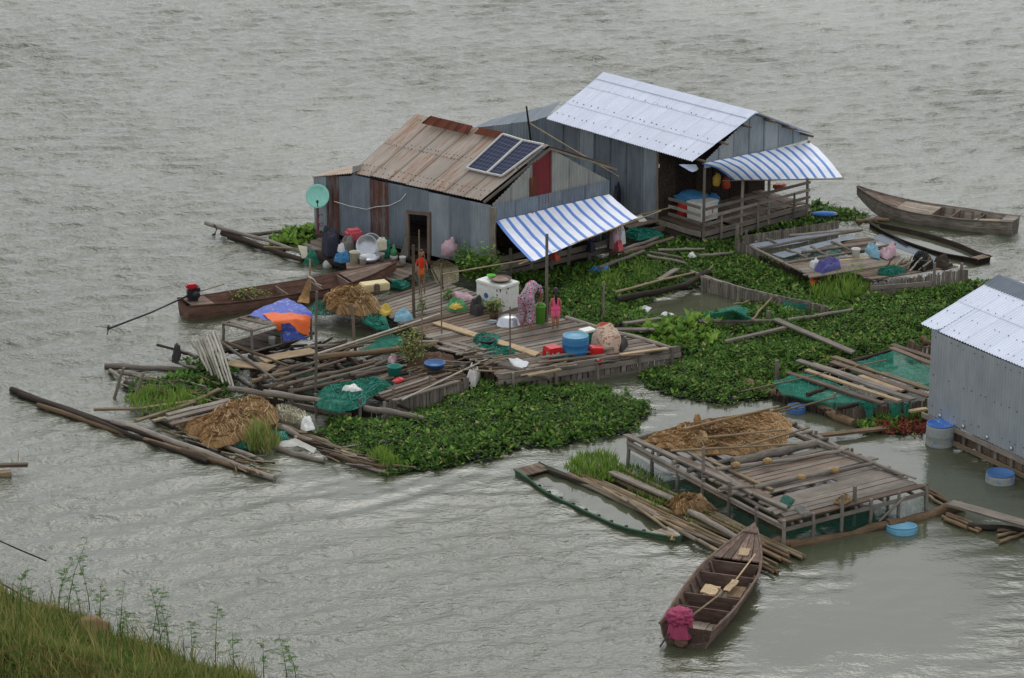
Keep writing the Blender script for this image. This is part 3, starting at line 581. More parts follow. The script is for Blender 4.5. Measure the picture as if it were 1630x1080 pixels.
for u in (.15, .5, .85): plank(g2(A2.lerp(C2, u), -.2)+m2*.15, g2(A2.lerp(C2, u), 1.0)+m2*.15, .06, .05, 'wood_grey', h2, 'rail_post')
for u in (0., .2, .4, .6, .8, 1.): log(g2(A2.lerp(C2, u), .1), g2(A2.lerp(C2, u), .1)+a2*7, .17, 'wood_dark', h2, 'float_log')
plank(W(1112, 364, .4), W(1152, 378, 0), .08, .05, 'wood_grey', h2, 'brace')
# side shed behind
S0, S1, S2 = W(755, 203, 2.1), W(842, 194, 2.25), W(872, 186, 2.45)
sheets(h2, lerpf(g2(S0, .3), g2(S1, .3)), lerpf(S0, S1), 3, 'zinc', 'shed_wall_sheet', out=n2); sheets(h2, lerpf(g2(S1, .3), g2(S2, .3)), lerpf(S1, S2), 2, 'zinc_dark', 'shed_wall_sheet', out=n2)
bb = W(880, 176, 2.6)-S2
sheets(h2, lerpf(S0, S1), lerpf(S0+Vector((.6, 1.0, .02)), S1+Vector((.5, 1.6, .1))), 3, 'zinc_flat', 'shed_roof_sheet', out=nU, jit=.05, amp=.006); sheets(h2, lerpf(S1, S2), lerpf(S1+Vector((.5, 1.6, .1)), S2+Vector((.5, 1.8, .1))), 1, 'zinc_flat', 'shed_roof_sheet', out=nU, amp=.006)
tag(log(W(846, 232, 1.6), W(838, 170, 3.35), .035, 'wood_dark', None, 'pole', True), 'dark crooked upright pole against the shed wall behind the solar panels', 'pole')
tag(log(W(842, 196, 2.6), W(985, 282, 2.3), .028, 'bamboo', None, 'pole', True), 'thin bamboo pole slanting between the two big tin roofs', 'pole')
an2 = awning('awning', 'blue and white striped tarpaulin awning over the railed porch', gb2(1113, 260)+m2*.08, gb2(1287, 226)+m2*.08, W(1166, 287, 1.95), W(1341, 283, 1.95), 'tarp_stripe_b', -.1, 12)
log(W(1150, 288, 1.93), W(1343, 285, 1.93), .02, 'bamboo', an2, 'edge_pole', True)
log(g2(C2, 1.3), W(1270, 269, 2.05), .025, 'bamboo', an2, 'prop', True)
tag(cloth('tarp_scrap', [[W(1080, 262, 2.7), W(1108, 262, 2.7)], [W(1102, 275, 2.45), W(1112, 270, 2.5)]], 'tarp_stripe_b', None, 4, .03), 'small torn striped tarpaulin flap under the pale roof eave', 'tarpaulin')
# porch goods
pc = lambda x, y, z=.52: V(x, y, A2-m2*.5, b2)
def item_box(name, lab, cat, px, py, z, half, mat, rz=.5, lid=None, bev=.03):
    p = W(px, py, z); t = thing(name, lab, cat, p); boxmesh('body', p+Vector((0, 0, half[2])), half, mat, t, rz, bev)
    if lid: boxmesh('lid', p+Vector((0, 0, half[2]*2+.03)), (half[0]*1.04, half[1]*1.04, .035), lid, t, rz, .015)
    return t
rz2 = math.atan2(b2.y, b2.x)
bx = item_box('foam_box', 'white foam cooler box behind the porch rails', 'cooler', 1118, 349, .52, (.42, .3, .28), 'white', rz2, 'white')
boxmesh('orange_mark', W(1118, 349, .52)+m2*.302+b2*.15+Vector((0, 0, .35)), (.02, .006, .12), 'orange_pl', bx, rz2, 0)
tag(blob('tarp_bundle', W(1100, 322, .95), (.55, .35, .2), 'blue_cloth', None, 3, .35), 'bright blue plastic bundle piled on the porch behind the rails', 'bundle')
tag(blob('cloth_bundle', W(1090, 343, .55), (.25, .2, .3), 'red_cloth', None, 5, .3), 'red cloth bundle in the porch corner', 'bundle')
tag(blob('blue_bag', W(1135, 330, .8), (.22, .2, .25), 'blue_pl', None, 8, .3), 'blue bag beside the foam cooler on the porch', 'bag')
for i, (x, y, m_, lb) in enumerate(((1155, 300, 'yellow_pl', 'yellow plastic bag hanging inside the porch'), (1170, 305, 'orange_pl', 'orange plastic bag hanging inside the porch'))):
    tag(blob('hanging_bag', pc(x, y)+a2*.4, (.13, .12, .24), m_, None, i*4, .3), lb, 'bag')
tag(blob('orange_heap', W(1242, 302, 1.1), (.22, .2, .12), 'orange_pl', None, 2, .4), 'orange red heap at the far end of the porch rail', 'heap')

# ================================================================ HOUSE at the water's right side
c3 = W(1478, 657, .55); c3.z = 0; d3 = horiz(W(1630, 725, .6)-W(1478, 655, .6)); q3 = Vector((-d3.y, d3.x, 0)); q3 = q3 if q3.x > 0 else -q3
h3 = thing('tin_house', 'floating tin house with shiny new galvanised wall and blue drum floats', 'house', c3)
L3 = 8.
sheets(h3, lerpf(g2(c3, .5), g2(c3+d3*L3, .5)), lerpf(g2(c3, 2.82), g2(c3+d3*L3, 2.82)), 9, 'zinc_new', out=-q3, jit=.005, amp=.02)
wall(c3, c3+q3*4.6, .5, 2.82, 5, 'zinc_new', par=h3, out=-d3)
e3 = W(1466, 516, 2.75); r3 = g2(e3, 3.62)+q3*2.55
sheets(h3, lerpf(e3, e3+d3*(L3+.6)), lerpf(r3, r3+d3*(L3+.6)), 10, 'zinc_roof', 'roof_sheet', out=nU, rows=((0, .5), (.48, 1)), jit=.005, amp=.022)
f3 = g2(e3, 2.75)+q3*5.1
sheets(h3, lerpf(f3, f3+d3*(L3+.6)), lerpf(r3, r3+d3*(L3+.6)), 10, 'zinc_roof', 'roof_sheet', out=nU)
nn3 = d3.cross(r3-e3).normalized(); nn3 = nn3 if nn3.z > 0 else -nn3
for s_ in (1, -1): sheets(h3, lerpf(r3-q3*.45*s_+Vector((0, 0, -.12)), r3-q3*.45*s_+d3*(L3+.6)+Vector((0, 0, -.12))), lerpf(r3+Vector((0, 0, .05)), r3+d3*(L3+.6)+Vector((0, 0, .05))), 4, 'zinc_flat', 'ridge_cap', out=nU)
screws(h3, lerpf(e3, e3+d3*L3), lerpf(r3, r3+d3*L3), 26, (.08, .3, .52, .76), nU, r=.02)
screws(h3, lerpf(g2(c3, .5), g2(c3+d3*L3, .5)), lerpf(g2(c3, 2.8), g2(c3+d3*L3, 2.8)), 26, (.12, .5, .95), -q3, r=.02)
sheets(h3, lerpf(g2(c3, 2.8), g2(c3+q3*4.8, 2.8)), lambda u: g2(c3+q3*4.8*u, 2.72+.78*(1-abs(2*u-1))), 5, 'zinc_new', 'gable_sheet', out=-d3)
plank(g2(c3, .44)-q3*.06-d3*.2, g2(c3, .44)-q3*.06+d3*L3, .06, .12, 'wood_grey', h3, 'sill_beam'); plank(g2(c3, .1)-q3*.12+d3*.6, g2(c3, .1)-q3*.12+d3*L3, .07, .1, 'bamboo', h3, 'lower_beam')
for i in range(9): plank(g2(c3, -.2)+d3*(.25+i*.62), g2(c3, .42)+d3*(.25+i*.62), .08, .06, 'wood_grey', h3, 'stub_post')
for i in range(12): plank(g2(c3, .26)+q3*.08+d3*(i*.62), g2(c3, .26)+q3*.08+d3*(i*.62+.6), .03, .4, 'wood_brown', h3, 'skirt_board')
for i in range(5): p = g2(c3, .75)-q3*.03+d3*(.5+i*.95); lathe('bolt_plate', [(.06, 0), (.05, .02), (.0, .03)], 'alu', g2(p, .62), h3, 8, (R(80), 0, math.atan2(d3.y, d3.x)))
plank(g2(e3, 2.68)+d3*1.6+q3*.1, g2(e3, 2.68)+d3*1.6+q3*.6, .09, .07, 'wood_dark', h3, 'rafter_end'); plank(g2(e3, 2.68)+d3*3.0+q3*.1, g2(e3, 2.68)+d3*3.0+q3*.6, .09, .07, 'wood_dark', h3, 'rafter_end')
def barrel(name, lab, cat, loc, r, h, mat, top, tilt=(0, 0, 0)):
    t = thing(name, lab, cat, loc)
    lathe('body', [(r*.93, 0), (r, .04), (r, h*.3), (r*1.025, h*.33), (r, h*.36), (r, h*.63), (r*1.025, h*.66), (r, h*.7), (r, h-.05), (r*.96, h)], mat, loc, t, 26, tilt)
    up = Matrix.Rotation(tilt[0], 3, 'X') @ Vector((0, 0, h+.002)); up = Matrix.Rotation(tilt[1], 3, 'Y') @ up if tilt[1] else up
    lathe('lid', [(r*.97, 0), (r*.97, .03), (r*.9, .03), (r*.88, .012), (.0, .012)], top, Vector(loc)+up, t, 26, tilt); return t
barrel('drum_float', 'blue and grey plastic drum float standing under the new tin wall corner', 'drum', g2(W(1496, 706), -.25), .37, .78, 'float_grey', 'float_blue')
barrel('drum_float', 'low floating blue lidded drum beside the new tin wall', 'drum', g2(W(1592, 766), -.4), .37, .6, 'float_grey', 'blue_float')
barrel('drum_float', 'pale cyan drum bottom floating by the bamboo float log', 'drum', g2(W(1436, 846), -.56), .38, .66, 'cyan_lid', 'cyan_lid', (R(-7), 0, 0))
barrel('drum_float', 'small blue drum float beside the green netted pen', 'drum', g2(W(1268, 655), -.3), .25, .44, 'blue_float', 'blue_float')

# ================================================================ MAIN DECK
ZD = .45
md = thing('plank_deck', 'wide weathered plank deck where the people stand by the white freezer', 'deck', W(800, 560, 0))
Lm = lambda u: W(585+(800-585)*u, 484+(600-484)*u, ZD); Rm = lambda u: W(690+(1064-690)*u, 447+(557-447)*u, ZD)
deck(md, Lm, Rm, 40, jit=.14, skip=.02, mats=['wood_grey', 'wood_grey', 'wood_brown'])
for u in np.linspace(0.03, .97, 6):       # joists and stringers
    log(Lm(0).lerp(Rm(0), u)-Vector((0, 0, .12)), Lm(1).lerp(Rm(1), u)-Vector((0, 0, .12)), .07, 'wood_dark', md, 'joist', True)
sA, sB = W(800, 602, ZD), W(1067, 559, ZD); dm_ = horiz(sB-sA); nm_ = Vector((dm_.y, -dm_.x, 0))
for z, w_, o_ in ((.5, .16, .05), (.33, .14, .07), (-.02, .18, .1)): plank(g2(sA, z)+nm_*o_-dm_*.1, g2(sB, z+.02)+nm_*o_+dm_*random.uniform(0, .25), .06, w_, 'wood_grey', md, 'edge_beam')
pickets(md, sA+nm_*.02, sB+nm_*.02, -.3, .3, 30, 'wood_grey', jit=.03, name='skirt_board')
pickets(md, W(806, 606, ZD), Lm(.55), -.3, .36, 12, 'wood_dark', jit=.04, name='skirt_board')
for u in (.05, .3, .55, .8, 1.): p = sA.lerp(sB, u)+nm_*.13; log(g2(p, -.4), g2(p, .6), .05, 'wood_grey', md, 'post', True)
sC = Rm(.5); log(Rm(.55)+Vector((.1, .1, -.02)), Rm(1.)+Vector((.25, 0, -.02)), .08, 'wood_grey', md, 'edge_log')
log(FC(460, 690, .5), FC(840, 790, .42), .09, 'wood_grey', md, 'edge_log'); log(FC(130, 590, .45), FC(470, 670, .45), .06, 'wood_grey', md, 'edge_log')
tag(lp(FC, 130, 440, 760, 640, .52, .5, .3, .04, mat='wood_pale', name='long_plank'), 'long smooth pinkish brown plank laid across the deck boards', 'plank')
for i, q in enumerate(((690, 735, 1000, 700), (760, 690, 1180, 640), (700, 770, 900, 730), (780, 660, 1230, 600), (1000, 660, 1420, 640), (1270, 640, 1560, 600))):
    tag(lp(FC, *q, .54+.03*i % .1, None, .13, .04, mat=['wood_grey', 'wood_brown', 'wood_pale'][i % 3], name='loose_board'), 'loose grey board lying along the front edge of the people deck', 'board', 'loose boards on the deck front edge')
for i, q in enumerate(((180, 570, 430, 640), (230, 560, 470, 620), (150, 600, 380, 650), (0, 560, 150, 555))):
    tag(lp(FC, *q, .47, .47, .14, .04, name='broken_board'), 'broken grey board in the gap left of the long pinkish plank', 'board', 'broken boards by the long plank')

# freezer
fz = W(800, 499, ZD); ff, fr_ = W(758, 487, ZD)-fz, W(826, 490, ZD)-fz; fang = math.atan2(ff.y, ff.x)
t = thing('chest_freezer', 'white chest freezer with rust spots and blue logo on the deck', 'freezer', fz)
ud = ff.normalized(); vd = Vector((ud.y, -ud.x, 0)); vd = vd if vd.x > 0 else -vd; lw, ld = ff.length, min(fr_.length, .75)
cen = fz+ud*lw/2+vd*ld/2
boxmesh('cabinet', cen+Vector((0, 0, .36)), (lw/2, ld/2, .34), 'white', t, fang, .02); boxmesh('lid', cen+Vector((0, 0, .755)), (lw/2+.015, ld/2+.015, .05), 'white', t, fang, .02)
nfz = -vd
lg = lathe('logo_disc', [(.085, 0), (.085, .006), (0, .006)], 'blue_float', fz+ud*lw*.62+nfz*.002+Vector((0, 0, .4)), t, 16, (R(90), 0, fang)); 
lathe('logo_mark', [(.04, 0), (.04, .006), (0, .006)], 'white', fz+ud*lw*.62+nfz*.009+Vector((.015, 0, .39)), t, 12, (R(90), 0, fang))
for k, x in enumerate((.72, .6, .5, .38, .3)): boxmesh('logo_letter', fz+ud*lw*x+nfz*.003+Vector((0, 0, .24)), (.028, .004, .018), 'cyan_cloth', t, fang, 0)
for k in range(7): boxmesh('rust_spot', fz+ud*random.uniform(.02, .3)*lw*(k < 5)+(vd*random.uniform(.05, .3) if k >= 5 else nfz*.002)+Vector((0, 0, random.uniform(.45, .72))), (.02, .006, .03), 'rust', t, fang, 0)
for sx in (.1, .9):
    for sy in (.1, .9): boxmesh('foot', fz+ud*lw*sx+vd*ld*sy+Vector((0, 0, .02)), (.04, .04, .02), 'dark_metal', t, fang, 0)
zt_ = ZD+.805
BOWL = lambda r, h: [(r*.5, 0), (r*.8, h*.45), (r, h), (r*.95, h), (r*.74, h*.5), (r*.45, .02), (0, .02)]
p0 = cen+ud*.28+vd*.02; tag(lathe('bowl', BOWL(.13, .1), 'green_bowl', g2(p0, zt_)), 'lime green plastic bowl on the freezer', 'bowl')
p0 = cen-ud*.12; t2 = thing('pan', 'wide dark pan of drying fish on the freezer', 'pan', g2(p0, zt_)); lathe('dish', BOWL(.33, .09), 'pan', g2(p0, zt_), t2, 24); heap('drying_fish', [g2(p0, 0)+Vector((.26*math.cos(a), .26*math.sin(a), 0)) for a in np.linspace(0, 6.28, 9)[:-1]], zt_+.04, .05, 'fish', t2, rough=.6, fs_=9)
tag(boxmesh('paper', g2(cen+ud*.05+vd*.28, zt_+.012), (.13, .09, .01), 'white', None, .3, 0), 'white sheet of foam behind the pan on the freezer', 'foam sheet')

# tubs, buckets, barrel
def tub(name, lab, cat, px, py, z, r, h, mat, flare=1.15, rim=True, tilt=(0, 0, 0), group=None, fill=None):
    p = W(px, py, z); t = thing(name, lab, cat, p, group)
    lathe('body', [(r/flare*.98, 0), (r, h), (r*1.06, h+.004), (r*1.06, h-.025), (r*.97, h-.02), (r/flare*.92, .03), (0, .03)], mat, p, t, 22, tilt)
    if fill: lathe('contents', [(r*.9, 0), (r*.5, .02), (0, .03)], fill, p+Vector((0, 0, h*.7)), t, 18)
    return t
tb = tub('bucket', 'tall lime green plastic bucket the woman reaches into', 'bucket', 860, 516, ZD, .155, .55, 'green_bucket', 1.25)
p = W(860, 516, ZD); tube('handle', [p+Vector((.16*math.cos(a), .05, .5+.12*math.sin(a))) for a in np.linspace(0, math.pi, 9)], .008, 'white', tb)
tag(lathe('basin', [(.36, 0), (.37, .02), (.34, .03), (.28, .2), (.2, .26), (0, .27)], 'alu', W(809, 517, ZD), None, 26), 'upturned aluminium basin in front of the freezer', 'basin')
bl = barrel('blue_barrel', 'big blue plastic barrel with pale blue lid on the deck edge', 'barrel', W(916, 567, ZD), .37, .58, 'blue_pl', 'cyan_lid')
tub('tub', 'red orange round tub behind the checked blanket', 'tub', 963, 526, ZD+.05, .2, .16, 'orange_pl')
tub('cup', 'small red cup on the front boards below the blue barrel', 'cup', 954, 580, ZD, .085, .12, 'red_pl')
tub('tub', 'teal plastic tub sitting on the log pen', 'tub', 628, 596, .5, .19, .24, 'teal_pl', 1.05)
tub('basin', 'wide blue basin at the brown end of log pen', 'basin', 692, 584, .5, .28, .12, 'blue_float')
tub('basin', 'dark red basin wrapped in green net on the deck', 'basin', 775, 549, ZD, .24, .16, 'basin_dark')
tub('bowl', 'small white metal bowl on the deck by the potted plant', 'bowl', 783, 515, ZD, .14, .06, 'alu')
# red stools
def stool(px, py, lab, mat, h=.28, r=.19):
    p = W(px, py, ZD+.03); t = thing('stool', lab, 'stool', p, 'red plastic stools'); boxmesh('seat', p+Vector((0, 0, h)), (r, r, .02), mat, t, .5, .015)
    for i in range(4):
        a = .5+math.pi/4+i*math.pi/2; d = Vector((math.cos(a), math.sin(a), 0)); plank(p+d*r*1.35, p+d*r*1.2+Vector((0, 0, h)), .1, .03, mat, t, 'leg', roll=a)
    for i in range(4):
        a = .5+i*math.pi/2; d = Vector((math.cos(a), math.sin(a), 0)); n_ = Vector((-d.y, d.x, 0)); plank(p+d*r*.95-n_*r+Vector((0, 0, h*.8)), p+d*r*.95+n_*r+Vector((0, 0, h*.8)), .02, .09, mat, t, 'apron')
stool(880, 568, 'red plastic stool with openwork sides left of the blue barrel', 'red_pl')
t = item_box('crate', 'bright red plastic box tipped beside the blue barrel', 'box', 947, 566, ZD+.03, (.2, .16, .13), 'red_pl', .4); t.rotation_euler[1] = .15
item_box('storage_box', 'green storage box with white lid behind the blue barrel', 'box', 935, 549, ZD, (.2, .16, .2), 'teal_pl', .6, 'white')
bq = W(968, 557, ZD); bt = thing('blanket_pile', 'checked beige and red blanket draped over bundles on the deck corner', 'blanket', bq)
heap('blanket', [W(x, y, ZD).to_3d() for x, y in ((940, 556), (958, 566), (985, 563), (992, 552), (978, 540), (950, 541))], ZD, .62, 'blanket', bt, rough=.3, seed=4)
tag(heap('black_tarp_heap', [W(x, y, ZD) for x, y in ((978, 560), (990, 562), (1000, 552), (988, 545))], ZD, .3, 'black_bag', rough=.4, seed=8), 'crumpled black bag beside the checked blanket', 'bag')
tag(cloth('white_cloth', [[FC(580, 665, .62), FC(640, 660, .58), FC(705, 690, .55)], [FC(600, 700, .5), FC(645, 735, .5), FC(690, 715, .5)]], 'white_cloth', None, 6, .06, 4), 'white cloth lying on the front corner of the deck', 'cloth')
def nethp(lab, f, pts, z, h, mat='net_green', seed=0., nm=None, rough=None):
    isn = mat.startswith('net'); nm = nm or ('net_heap' if isn else 'cloth_heap'); rough = rough or (.4 if isn else .85)
    return tag(heap(nm, [f(x, y, z) for x, y in pts], z, h, mat, seed=seed, rough=rough, fs_=4.5 if isn else 6.5), lab, 'net' if isn else ('bag' if ' bag' in lab else 'cloth'))
nethp('green net heap around the dark red basin on the deck', FC, ((365, 560), (400, 610), (520, 585), (525, 530), (440, 520), (370, 535)), ZD, .14, seed=1)
nethp('green net spread flat at the deck front corner pole', FC, ((415, 640), (480, 670), (620, 640), (600, 600), (470, 600)), ZD, .1, seed=2)
nethp('small green net scrap in front of the red stool', FC, ((845, 680), (900, 695), (980, 670), (900, 655)), ZD+.04, .07, seed=3)
nethp('crumpled green and yellow cloth on the deck boards', FC, ((190, 360), (260, 385), (330, 375), (310, 330), (240, 320)), ZD, .2, 'green_cloth', 4)
nethp('yellow cloth fold on the green cloth by the freezer', FC, ((215, 350), (250, 365), (300, 350), (270, 330)), ZD+.12, .1, 'yellow_pl', 14)
nethp('dark grey bundled bag left of the potted plant', FC, ((335, 390), (385, 410), (425, 390), (415, 345), (350, 345)), ZD, .34, 'black_bag', 5)
nethp('white and orange rags at the freezer side', FC, ((190, 285), (270, 300), (370, 310), (360, 285), (240, 265)), ZD, .12, 'pale_pink', 6)
nethp('large tan fishing net heap on the deck by the long boat', FB, ((215, 200), (300, 245), (400, 255), (480, 240), (470, 180), (400, 140), (280, 150)), ZD, .42, 'net_tan', 7)
nethp('green net hanging over the deck edge under tan heap', FB, ((410, 280), (480, 320), (540, 320), (520, 260), (430, 255)), ZD-.1, .16, seed=8)
nethp('green net stuffed beside the long boat', FB, ((170, 240), (230, 250), (290, 240), (230, 200), (175, 200)), .3, .2, seed=9)
nethp('yellow bag on the deck beside the tan net heap', FB, ((490, 240), (520, 252), (555, 240), (540, 220), (500, 220)), ZD, .16, 'yellow_pl', 10)
nethp('pale blue plastic bag on the deck edge', FB, ((560, 275), (610, 285), (655, 270), (640, 245), (580, 250)), ZD, .18, 'cyan_cloth', 11)
nethp('green net heap in front of the beige foam block', FB, ((545, 115), (600, 125), (640, 105), (590, 85)), ZD, .15, seed=12)
item_box('foam_block', 'pale yellow foam block lying on the deck', 'foam block', 596, 462, ZD, (.42, .22, .12), 'cream_foam', .42)
item_box('tree_stump', 'short dark square stump in front of the foam block', 'stump', 600, 470, ZD, (.08, .08, .17), 'wood_brown', .4)
# poles standing on or beside the deck
def pole(x, y, h, lab, z0=ZD, r=.035, lean=(0, 0), mat='wood_grey', f=FO): return tag(post(f, x, y, h, z0, r, lean, mat=mat, name='pole'), lab, 'pole')
pole(870, 514, 2.65, 'tall grey pole standing behind the girl by the woman', r=.05)
pole(812, 568, 1.45, 'thin pole at the deck front beside white cloth', r=.025)
pole(961, 514, 1.25, 'grey stake standing in the plants behind the red tub', .0, .04)
pole(659, 507, 2.2, 'thick dark pole at the left of the deck boards', r=.05, mat='wood_brown')
pole(668, 470, 2.0, 'thin pale bamboo in front of the boy', r=.022, mat='bamboo'); pole(676, 468, 1.2, 'short bamboo stick just right of the boy', r=.02, mat='bamboo')
pole(703, 532, 2.1, 'thin slender pole between freezer and thick dark pole', r=.022, mat='bamboo')
pole(672, 585, 2.4, 'thin bamboo pole rising from the bushy log pen end', .3, .022, mat='bamboo')
pole(502, 630, 2.95, 'tall grey pole at the front left of log pen', .2, .04, (.1, 0))
pole(566, 562, 1.45, 'dark short pole between the log pen and deck', .1, .05, (-.1, 0), 'wood_brown')
tag(log(W(704, 437, 1.25), W(871, 408, 1.3), .022, 'bamboo', None, 'rail_pole', True), 'thin horizontal bamboo tied to the tall pole by the awning', 'pole')
tag(log(FB(200, 430, .55), FB(780, 240, .62), .035, 'pole_white', None, 'rail_pole', True), 'long pale pole lying diagonally from log pen to deck, upper of the pair', 'pole')
tag(log(FB(260, 425, .5), FB(640, 300, .55), .03, 'bamboo', None, 'rail_pole', True), 'long pole lying diagonally below its paler twin over the log pen', 'pole')
tag(log(FB(600, 650, .5), FB(1010, 455, .5), .03, 'pole_white', None, 'rail_pole', True), 'pale bamboo slanting from picket pen up to the deck corner', 'pole')
tag(log(FC(480, 665, .6), FC(690, 630, .55), .03, 'bamboo', None, 'rail_pole', True), 'short bamboo stick across the flat green net', 'pole')
tag(log(FC(655, 770, .5), FC(800, 740, .5), .03, 'wood_pale', None, 'rail_pole', True), 'short pale stick jutting from the deck front corner', 'pole')

# ================================================================ WASHING DECK in front of the tin house
wd = thing('wash_deck', 'narrow sagging wash deck of old boards beside the tin house wall', 'deck', W(540, 410, 0))
wl0 = lambda u: W(487+(640-487)*u, 392+(446-392)*u, .33); wl1 = lambda u: W(512+(672-512)*u, 380+(428-380)*u, .36)
for i in range(9): a, b = wl0(0).lerp(wl1(0), i/8), wl0(1).lerp(wl1(1), i/8); plank(a-Vector((random.uniform(0, .2), 0, 0)), b, .17, .04, 'wood_brown' if i % 2 else 'wood_grey', wd)
for u in (0.05, .25, .5, .75, .97): log(wl0(u)-Vector((0, 0, .09)), wl1(u)-Vector((0, 0, .09)), .05, 'wood_dark', wd, 'joist', True)
log(wl0(0)+Vector((-.1, -.1, -.16)), wl0(1)+Vector((0, -.1, -.16)), .14, 'wood_dark', wd, 'float_log'); log(wl0(.0)+Vector((.2, -.2, -.03)), wl0(1.05)+Vector((0, -.25, -.03)), .07, 'wood_grey', wd, 'edge_log')
boxmesh('landing_board', FJ(480, 400, .42), (.55, .3, .025), 'wood_brown', wd, .1, .005); boxmesh('landing_board', FJ(690, 390, .42), (.35, .22, .025), 'wood_brown', wd, .2, .005)
blob('float_drum', W(522, 428, -.05), (.16, .2, .16), 'pvc', wd, 3, .1)
tw = thing('mooring_logs', 'two long crooked logs moored at the tin house corner', 'log', W(420, 380, 0))
log(FL(50, 170, .35), FL(1180, 520, .2), .07, 'wood_grey', tw); log(FL(230, 280, .12), FL(1100, 570, .12), .1, 'wood_dark', tw); log(FL(300, 320, .08), FL(900, 480, .06), .09, 'wood_dark', tw)
log(FL(480, 300, .1), FL(1200, 225, .15), .07, 'wood_grey', tw); log(FL(680, 430, .3), FL(1320, 465, .4), .03, 'bamboo', tw, straight=True)
tube('tie_rope', [FL(140, 190, .4), FL(170, 235, .25), FL(150, 290, .05), FL(120, 300, .02)], .03, 'black', tw)
def jug(px, py, z, lab, mat='jug', s=1.):
    p = W(px, py, z); t = thing('jerrycan', lab, 'jerrycan', p); boxmesh('body', p+Vector((0, 0, .17*s)), (.14*s, .11*s, .17*s), mat, t, .3, .035*s)
    lathe('neck', [(.04*s, 0), (.04*s, .05*s), (0, .05*s)], 'white', p+Vector((-.05*s, 0, .34*s)), t, 10); tube('handle', [p+Vector((-.02, 0, .34*s)), p+Vector((.02, 0, .4*s)), p+Vector((.09*s, 0, .38*s)), p+Vector((.1*s, 0, .33*s))], .015*s, mat, t); return t
nethp('black and navy plastic bag heap against the tin house wall', FJ, ((150, 300), (200, 335), (280, 320), (300, 270), (250, 240), (165, 250)), .38, .75, 'dark_cloth', 21, rough=.3)
nethp('grey cloth bundle in front of the navy bags', FJ, ((290, 320), (340, 335), (400, 320), (410, 280), (350, 260)), .38, .62, 'grey_cloth', 22, rough=.25)
nethp('bright blue plastic bag on the wash deck edge', FJ, ((245, 365), (300, 380), (370, 375), (365, 345), (270, 340)), .38, .2, 'blue_cloth', 23)
nethp('white rag on top of the navy bag heap', FJ, ((270, 290), (300, 300), (330, 290), (300, 270)), .95, .25, 'white_cloth', 24)
t = item_box('red_crate', 'faded red plastic tub standing on its side by the tin wall', 'tub', 563, 397, .42, (.26, .2, .2), 'red_soft', .4, bev=.08); t.location.z += .25
tag(lathe('basin', BOWL(.34, .12), 'alu', FJ(500, 325, .5)+Vector((0, .25, .25)), None, 26, (R(72), 0, R(-6))), 'round aluminium basin propped upright on the wash deck', 'basin')
tag(lathe('basin', BOWL(.36, .12), 'alu', FJ(530, 320, .5)+Vector((.03, .42, .22)), None, 26, (R(75), 0, R(-20))), 'second aluminium basin propped behind the upright one', 'basin')
tag(lathe('basin', BOWL(.34, .16), 'alu', FJ(515, 370, .45), None, 26), 'wide aluminium basin lying flat on the wash deck', 'basin')
tub('bucket', 'cream plastic bucket on the wash deck before the basins', 'bucket', 565, 420, .42, .16, .38, 'jug', 1.1); tub('bucket', 'small clear grey bucket beside the flat basin', 'bucket', 578, 423, .42, .11, .24, 'pvc', 1.15)
tub('pot', 'small grey pot right of the flat basin', 'pot', 605, 414, .42, .14, .2, 'pvc', 1.05)
jug(608, 398, .75, 'cream jerrycan lying high against the tin wall'); nethp('dark green net bundle under the cream jerrycan', FJ, ((590, 340), (640, 350), (690, 335), (670, 290), (610, 290)), .38, .4, 'net_green', 26)
b_ = W(627, 413, .42); t = thing('bottle', 'green bottle standing on the wash deck', 'bottle', b_); lathe('glass', [(.09, 0), (.1, .18), (.04, .26), (.035, .36), (0, .36)], 'green_cloth', b_+Vector((0, 0, .1)), t, 12); lathe('base_jar', [(.12, 0), (.12, .12), (0, .12)], 'pvc', b_, t, 12)
tag(cloth('plastic_sheet', [[FJ(795, 160, 1.7), FJ(803, 160, 1.7)], [FJ(770, 270, .9), FJ(812, 260, .9)], [FJ(745, 330, .5), FJ(810, 330, .5)]], 'pvc', None, 5, .06, 3), 'translucent plastic sheet hanging left of the doorway', 'plastic sheet')
tub('pot', 'white pot on the boards left of the doorway', 'pot', 641, 420, .42, .1, .22, 'white', 1.1)
t = thing('hanging_bag', 'pink plastic bag hanging on the tin wall right of the doorway', 'bag', wl(724, 410)+n1*.2); blob('bag', wl(724, 400)+n1*.25-Vector((0, 0, .1)), (.27, .2, .3), 'pale_pink', t, 5, .3); blob('knot', wl(727, 390)+n1*.22, (.08, .08, .18), 'pale_pink', t, 6, .2)
cn = thing('hoop_net', 'pale conical hoop net hanging on sticks beside the doorway', 'net', W(715, 450, .4))
cloth('mesh', [[FJ(1060, 335, 1.4), FJ(1062, 335, 1.4), FJ(1065, 335, 1.4)], [FJ(980, 400, .9), FJ(1080, 420, .8), FJ(1195, 400, .9)], [FJ(1020, 520, .5), FJ(1090, 560, .4), FJ(1200, 520, .5)]], 'net_pale', cn, 6, .06, 3); log(FJ(985, 400, .95), FJ(1085, 590, .45), .02, 'wood_dark', cn, 'stick', True); log(FJ(1062, 330, 1.45), FJ(1082, 590, .4), .02, 'wood_dark', cn, 'stick', True)
hn = thing('hoop_net', 'hanging green and cream hoop net at end of wash deck', 'net', W(494, 430, 0)); log(FL(1180, 940, 0.1), FL(1175, 560, 1.), .03, 'bamboo', hn, 'stick', True)
